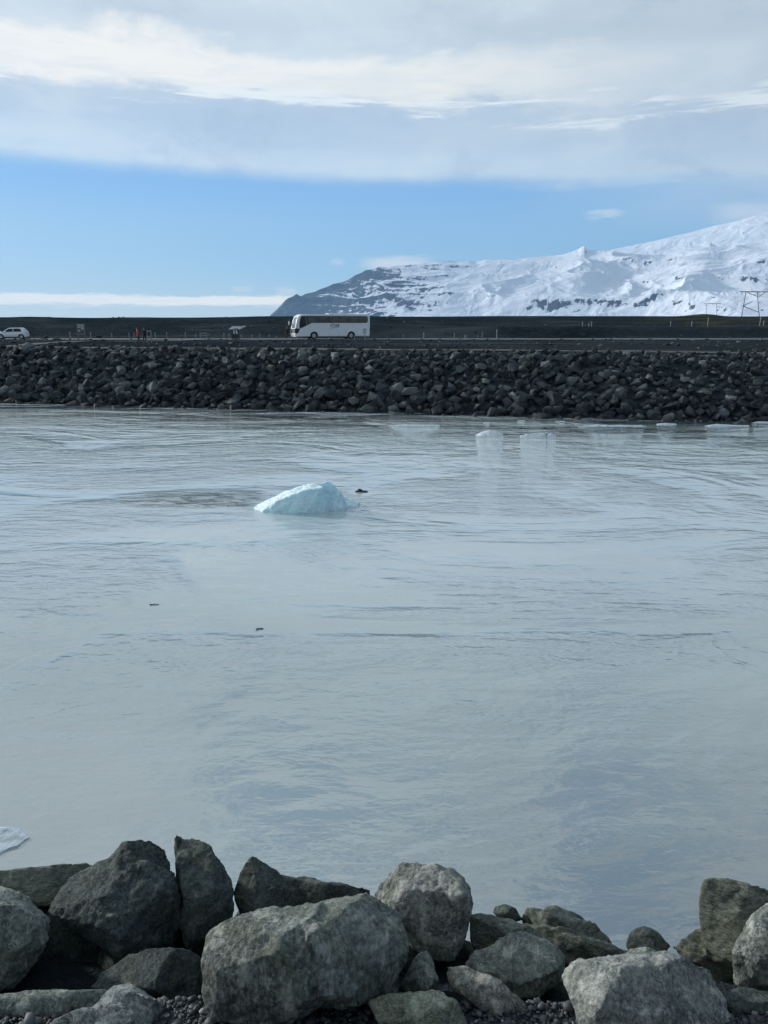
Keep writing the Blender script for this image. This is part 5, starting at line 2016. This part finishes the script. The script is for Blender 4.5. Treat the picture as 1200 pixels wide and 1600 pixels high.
def loose_rock(u, v, w, seed, label, mat=None):
    p = ground_at(u, v)
    bm = angular_stone(seed, 18, 0.8)
    me = bm_mesh("rock", bm)
    o = link("rock", me, mat or M['armour'])
    s = w / F * p.y * 0.52
    o.scale = (s, s, s)
    o.location = (p.x, p.y, p.z + s * 0.35)
    o.rotation_euler = (0, 0, seed)
    tag(o, label, "rock", "loose rocks on the far flat")


loose_rock(155, 528, 10, 201, "grey rock lump beside the tall information board")
loose_rock(72, 528, 8, 202, "small grey rock behind the road beyond the white car")
loose_rock(259, 534, 9, 203, "small black rock lying beyond the end of the gravel path")
loose_rock(78, 541, 14, 204, "pale flat rock on the slope below the road, left part", M['rock_mid'])
loose_rock(95, 540, 11, 205, "grey rock beside the pale flat rock below the road", M['armour'])


def pylon(u0, u1, vtop, vbot, y, bar, label, lean=0.0, brace=True):
    """two-legged wooden power line mast; feet stand behind the mound"""
    xm = at_y((u0 + u1) / 2, vbot, y).x
    gz = far_z(xm, y)
    o = empty("power_pylon", (xm, y, gz), 0.0)
    tag(o, label, "power pylon", "power line masts")
    top = at_y((u0 + u1) / 2, vtop, y).z - gz
    xl, xr = at_y(u0, vbot, y).x - xm, at_y(u1, vbot, y).x - xm
    xlt, xrt = at_y(u0 + lean, vtop, y).x - xm, at_y(u1 - lean * 0.55, vtop, y).x - xm
    zb = at_y(u0, vbot, y).z - gz

    def ext(xb, xt):
        return xb + (xb - xt) * zb / max(0.1, top - zb)
    for a, b_ in ((xl, xlt), (xr, xrt)):
        bm = bmesh.new()
        tube(bm, (ext(a, b_), 0, -0.5), (b_, 0, top), 0.13, 0.09, 8)
        link("leg", bm_mesh("leg", bm), M['pole_wood'], o)
    bm = bmesh.new()
    x0, x1 = at_y(bar[0], vtop, y).x - xm, at_y(bar[1], vtop, y).x - xm
    box(bm, x0, x1, -0.12, 0.12, top - 0.12, top + 0.14, 0.02)
    link("cross_arm", bm_mesh("cross_arm", bm), M['pole_wood'], o)
    if brace:
        for (ua, va, ub, vb) in brace:
            bm = bmesh.new()
            pa, pb = at_y(ua, va, y), at_y(ub, vb, y)
            tube(bm, (pa.x - xm, 0.1, pa.z - gz), (pb.x - xm, 0.1, pb.z - gz), 0.11, 0.09, 6)
            link("brace", bm_mesh("brace", bm), M['pole_wood'], o)
    for t in (0.06, 0.5, 0.94):
        bm = bmesh.new()
        xx = x0 + (x1 - x0) * t
        tube(bm, (xx, 0, top - 0.12), (xx, 0, top - 0.9), 0.06, 0.09, 6)
        link("insulator", bm_mesh("insulator", bm), M['pole_wood'], o)


pylon(1158.5, 1187, 456, 497, 260.0, (1156, 1216), "near dark two-legged power mast at the right edge of the photo", 7.0,
      [(1161, 478, 1176, 471), (1168, 457, 1183, 463), (1196, 457, 1184, 465), (1161, 478, 1186, 488)])
pylon(1103.5, 1120, 474.5, 497, 470.0, (1100, 1127), "far small two-legged power mast left of the near one", 0.8, None)


# ------------------------------------------------------------------ air
def build_haze():
    bm = bmesh.new()
    box(bm, -20000, 20000, -1500, 20500, -8, 1900)
    me = bm_mesh("haze", bm)
    m = bpy.data.materials.new("thin_haze")
    m.use_nodes = True
    nt = m.node_tree
    nt.nodes.clear()
    out = nt.nodes.new('ShaderNodeOutputMaterial')
    v = nt.nodes.new('ShaderNodeVolumePrincipled')
    v.inputs['Color'].default_value = (0.34, 0.62, 1.0, 1)
    v.inputs['Density'].default_value = 3.8e-5
    v.inputs['Anisotropy'].default_value = 0.2
    nt.links.new(v.outputs[0], out.inputs['Volume'])
    o = link("haze", me, m)
    tag(o, "thin blue haze in the air over the plain", "haze", None, 'stuff')


build_haze()
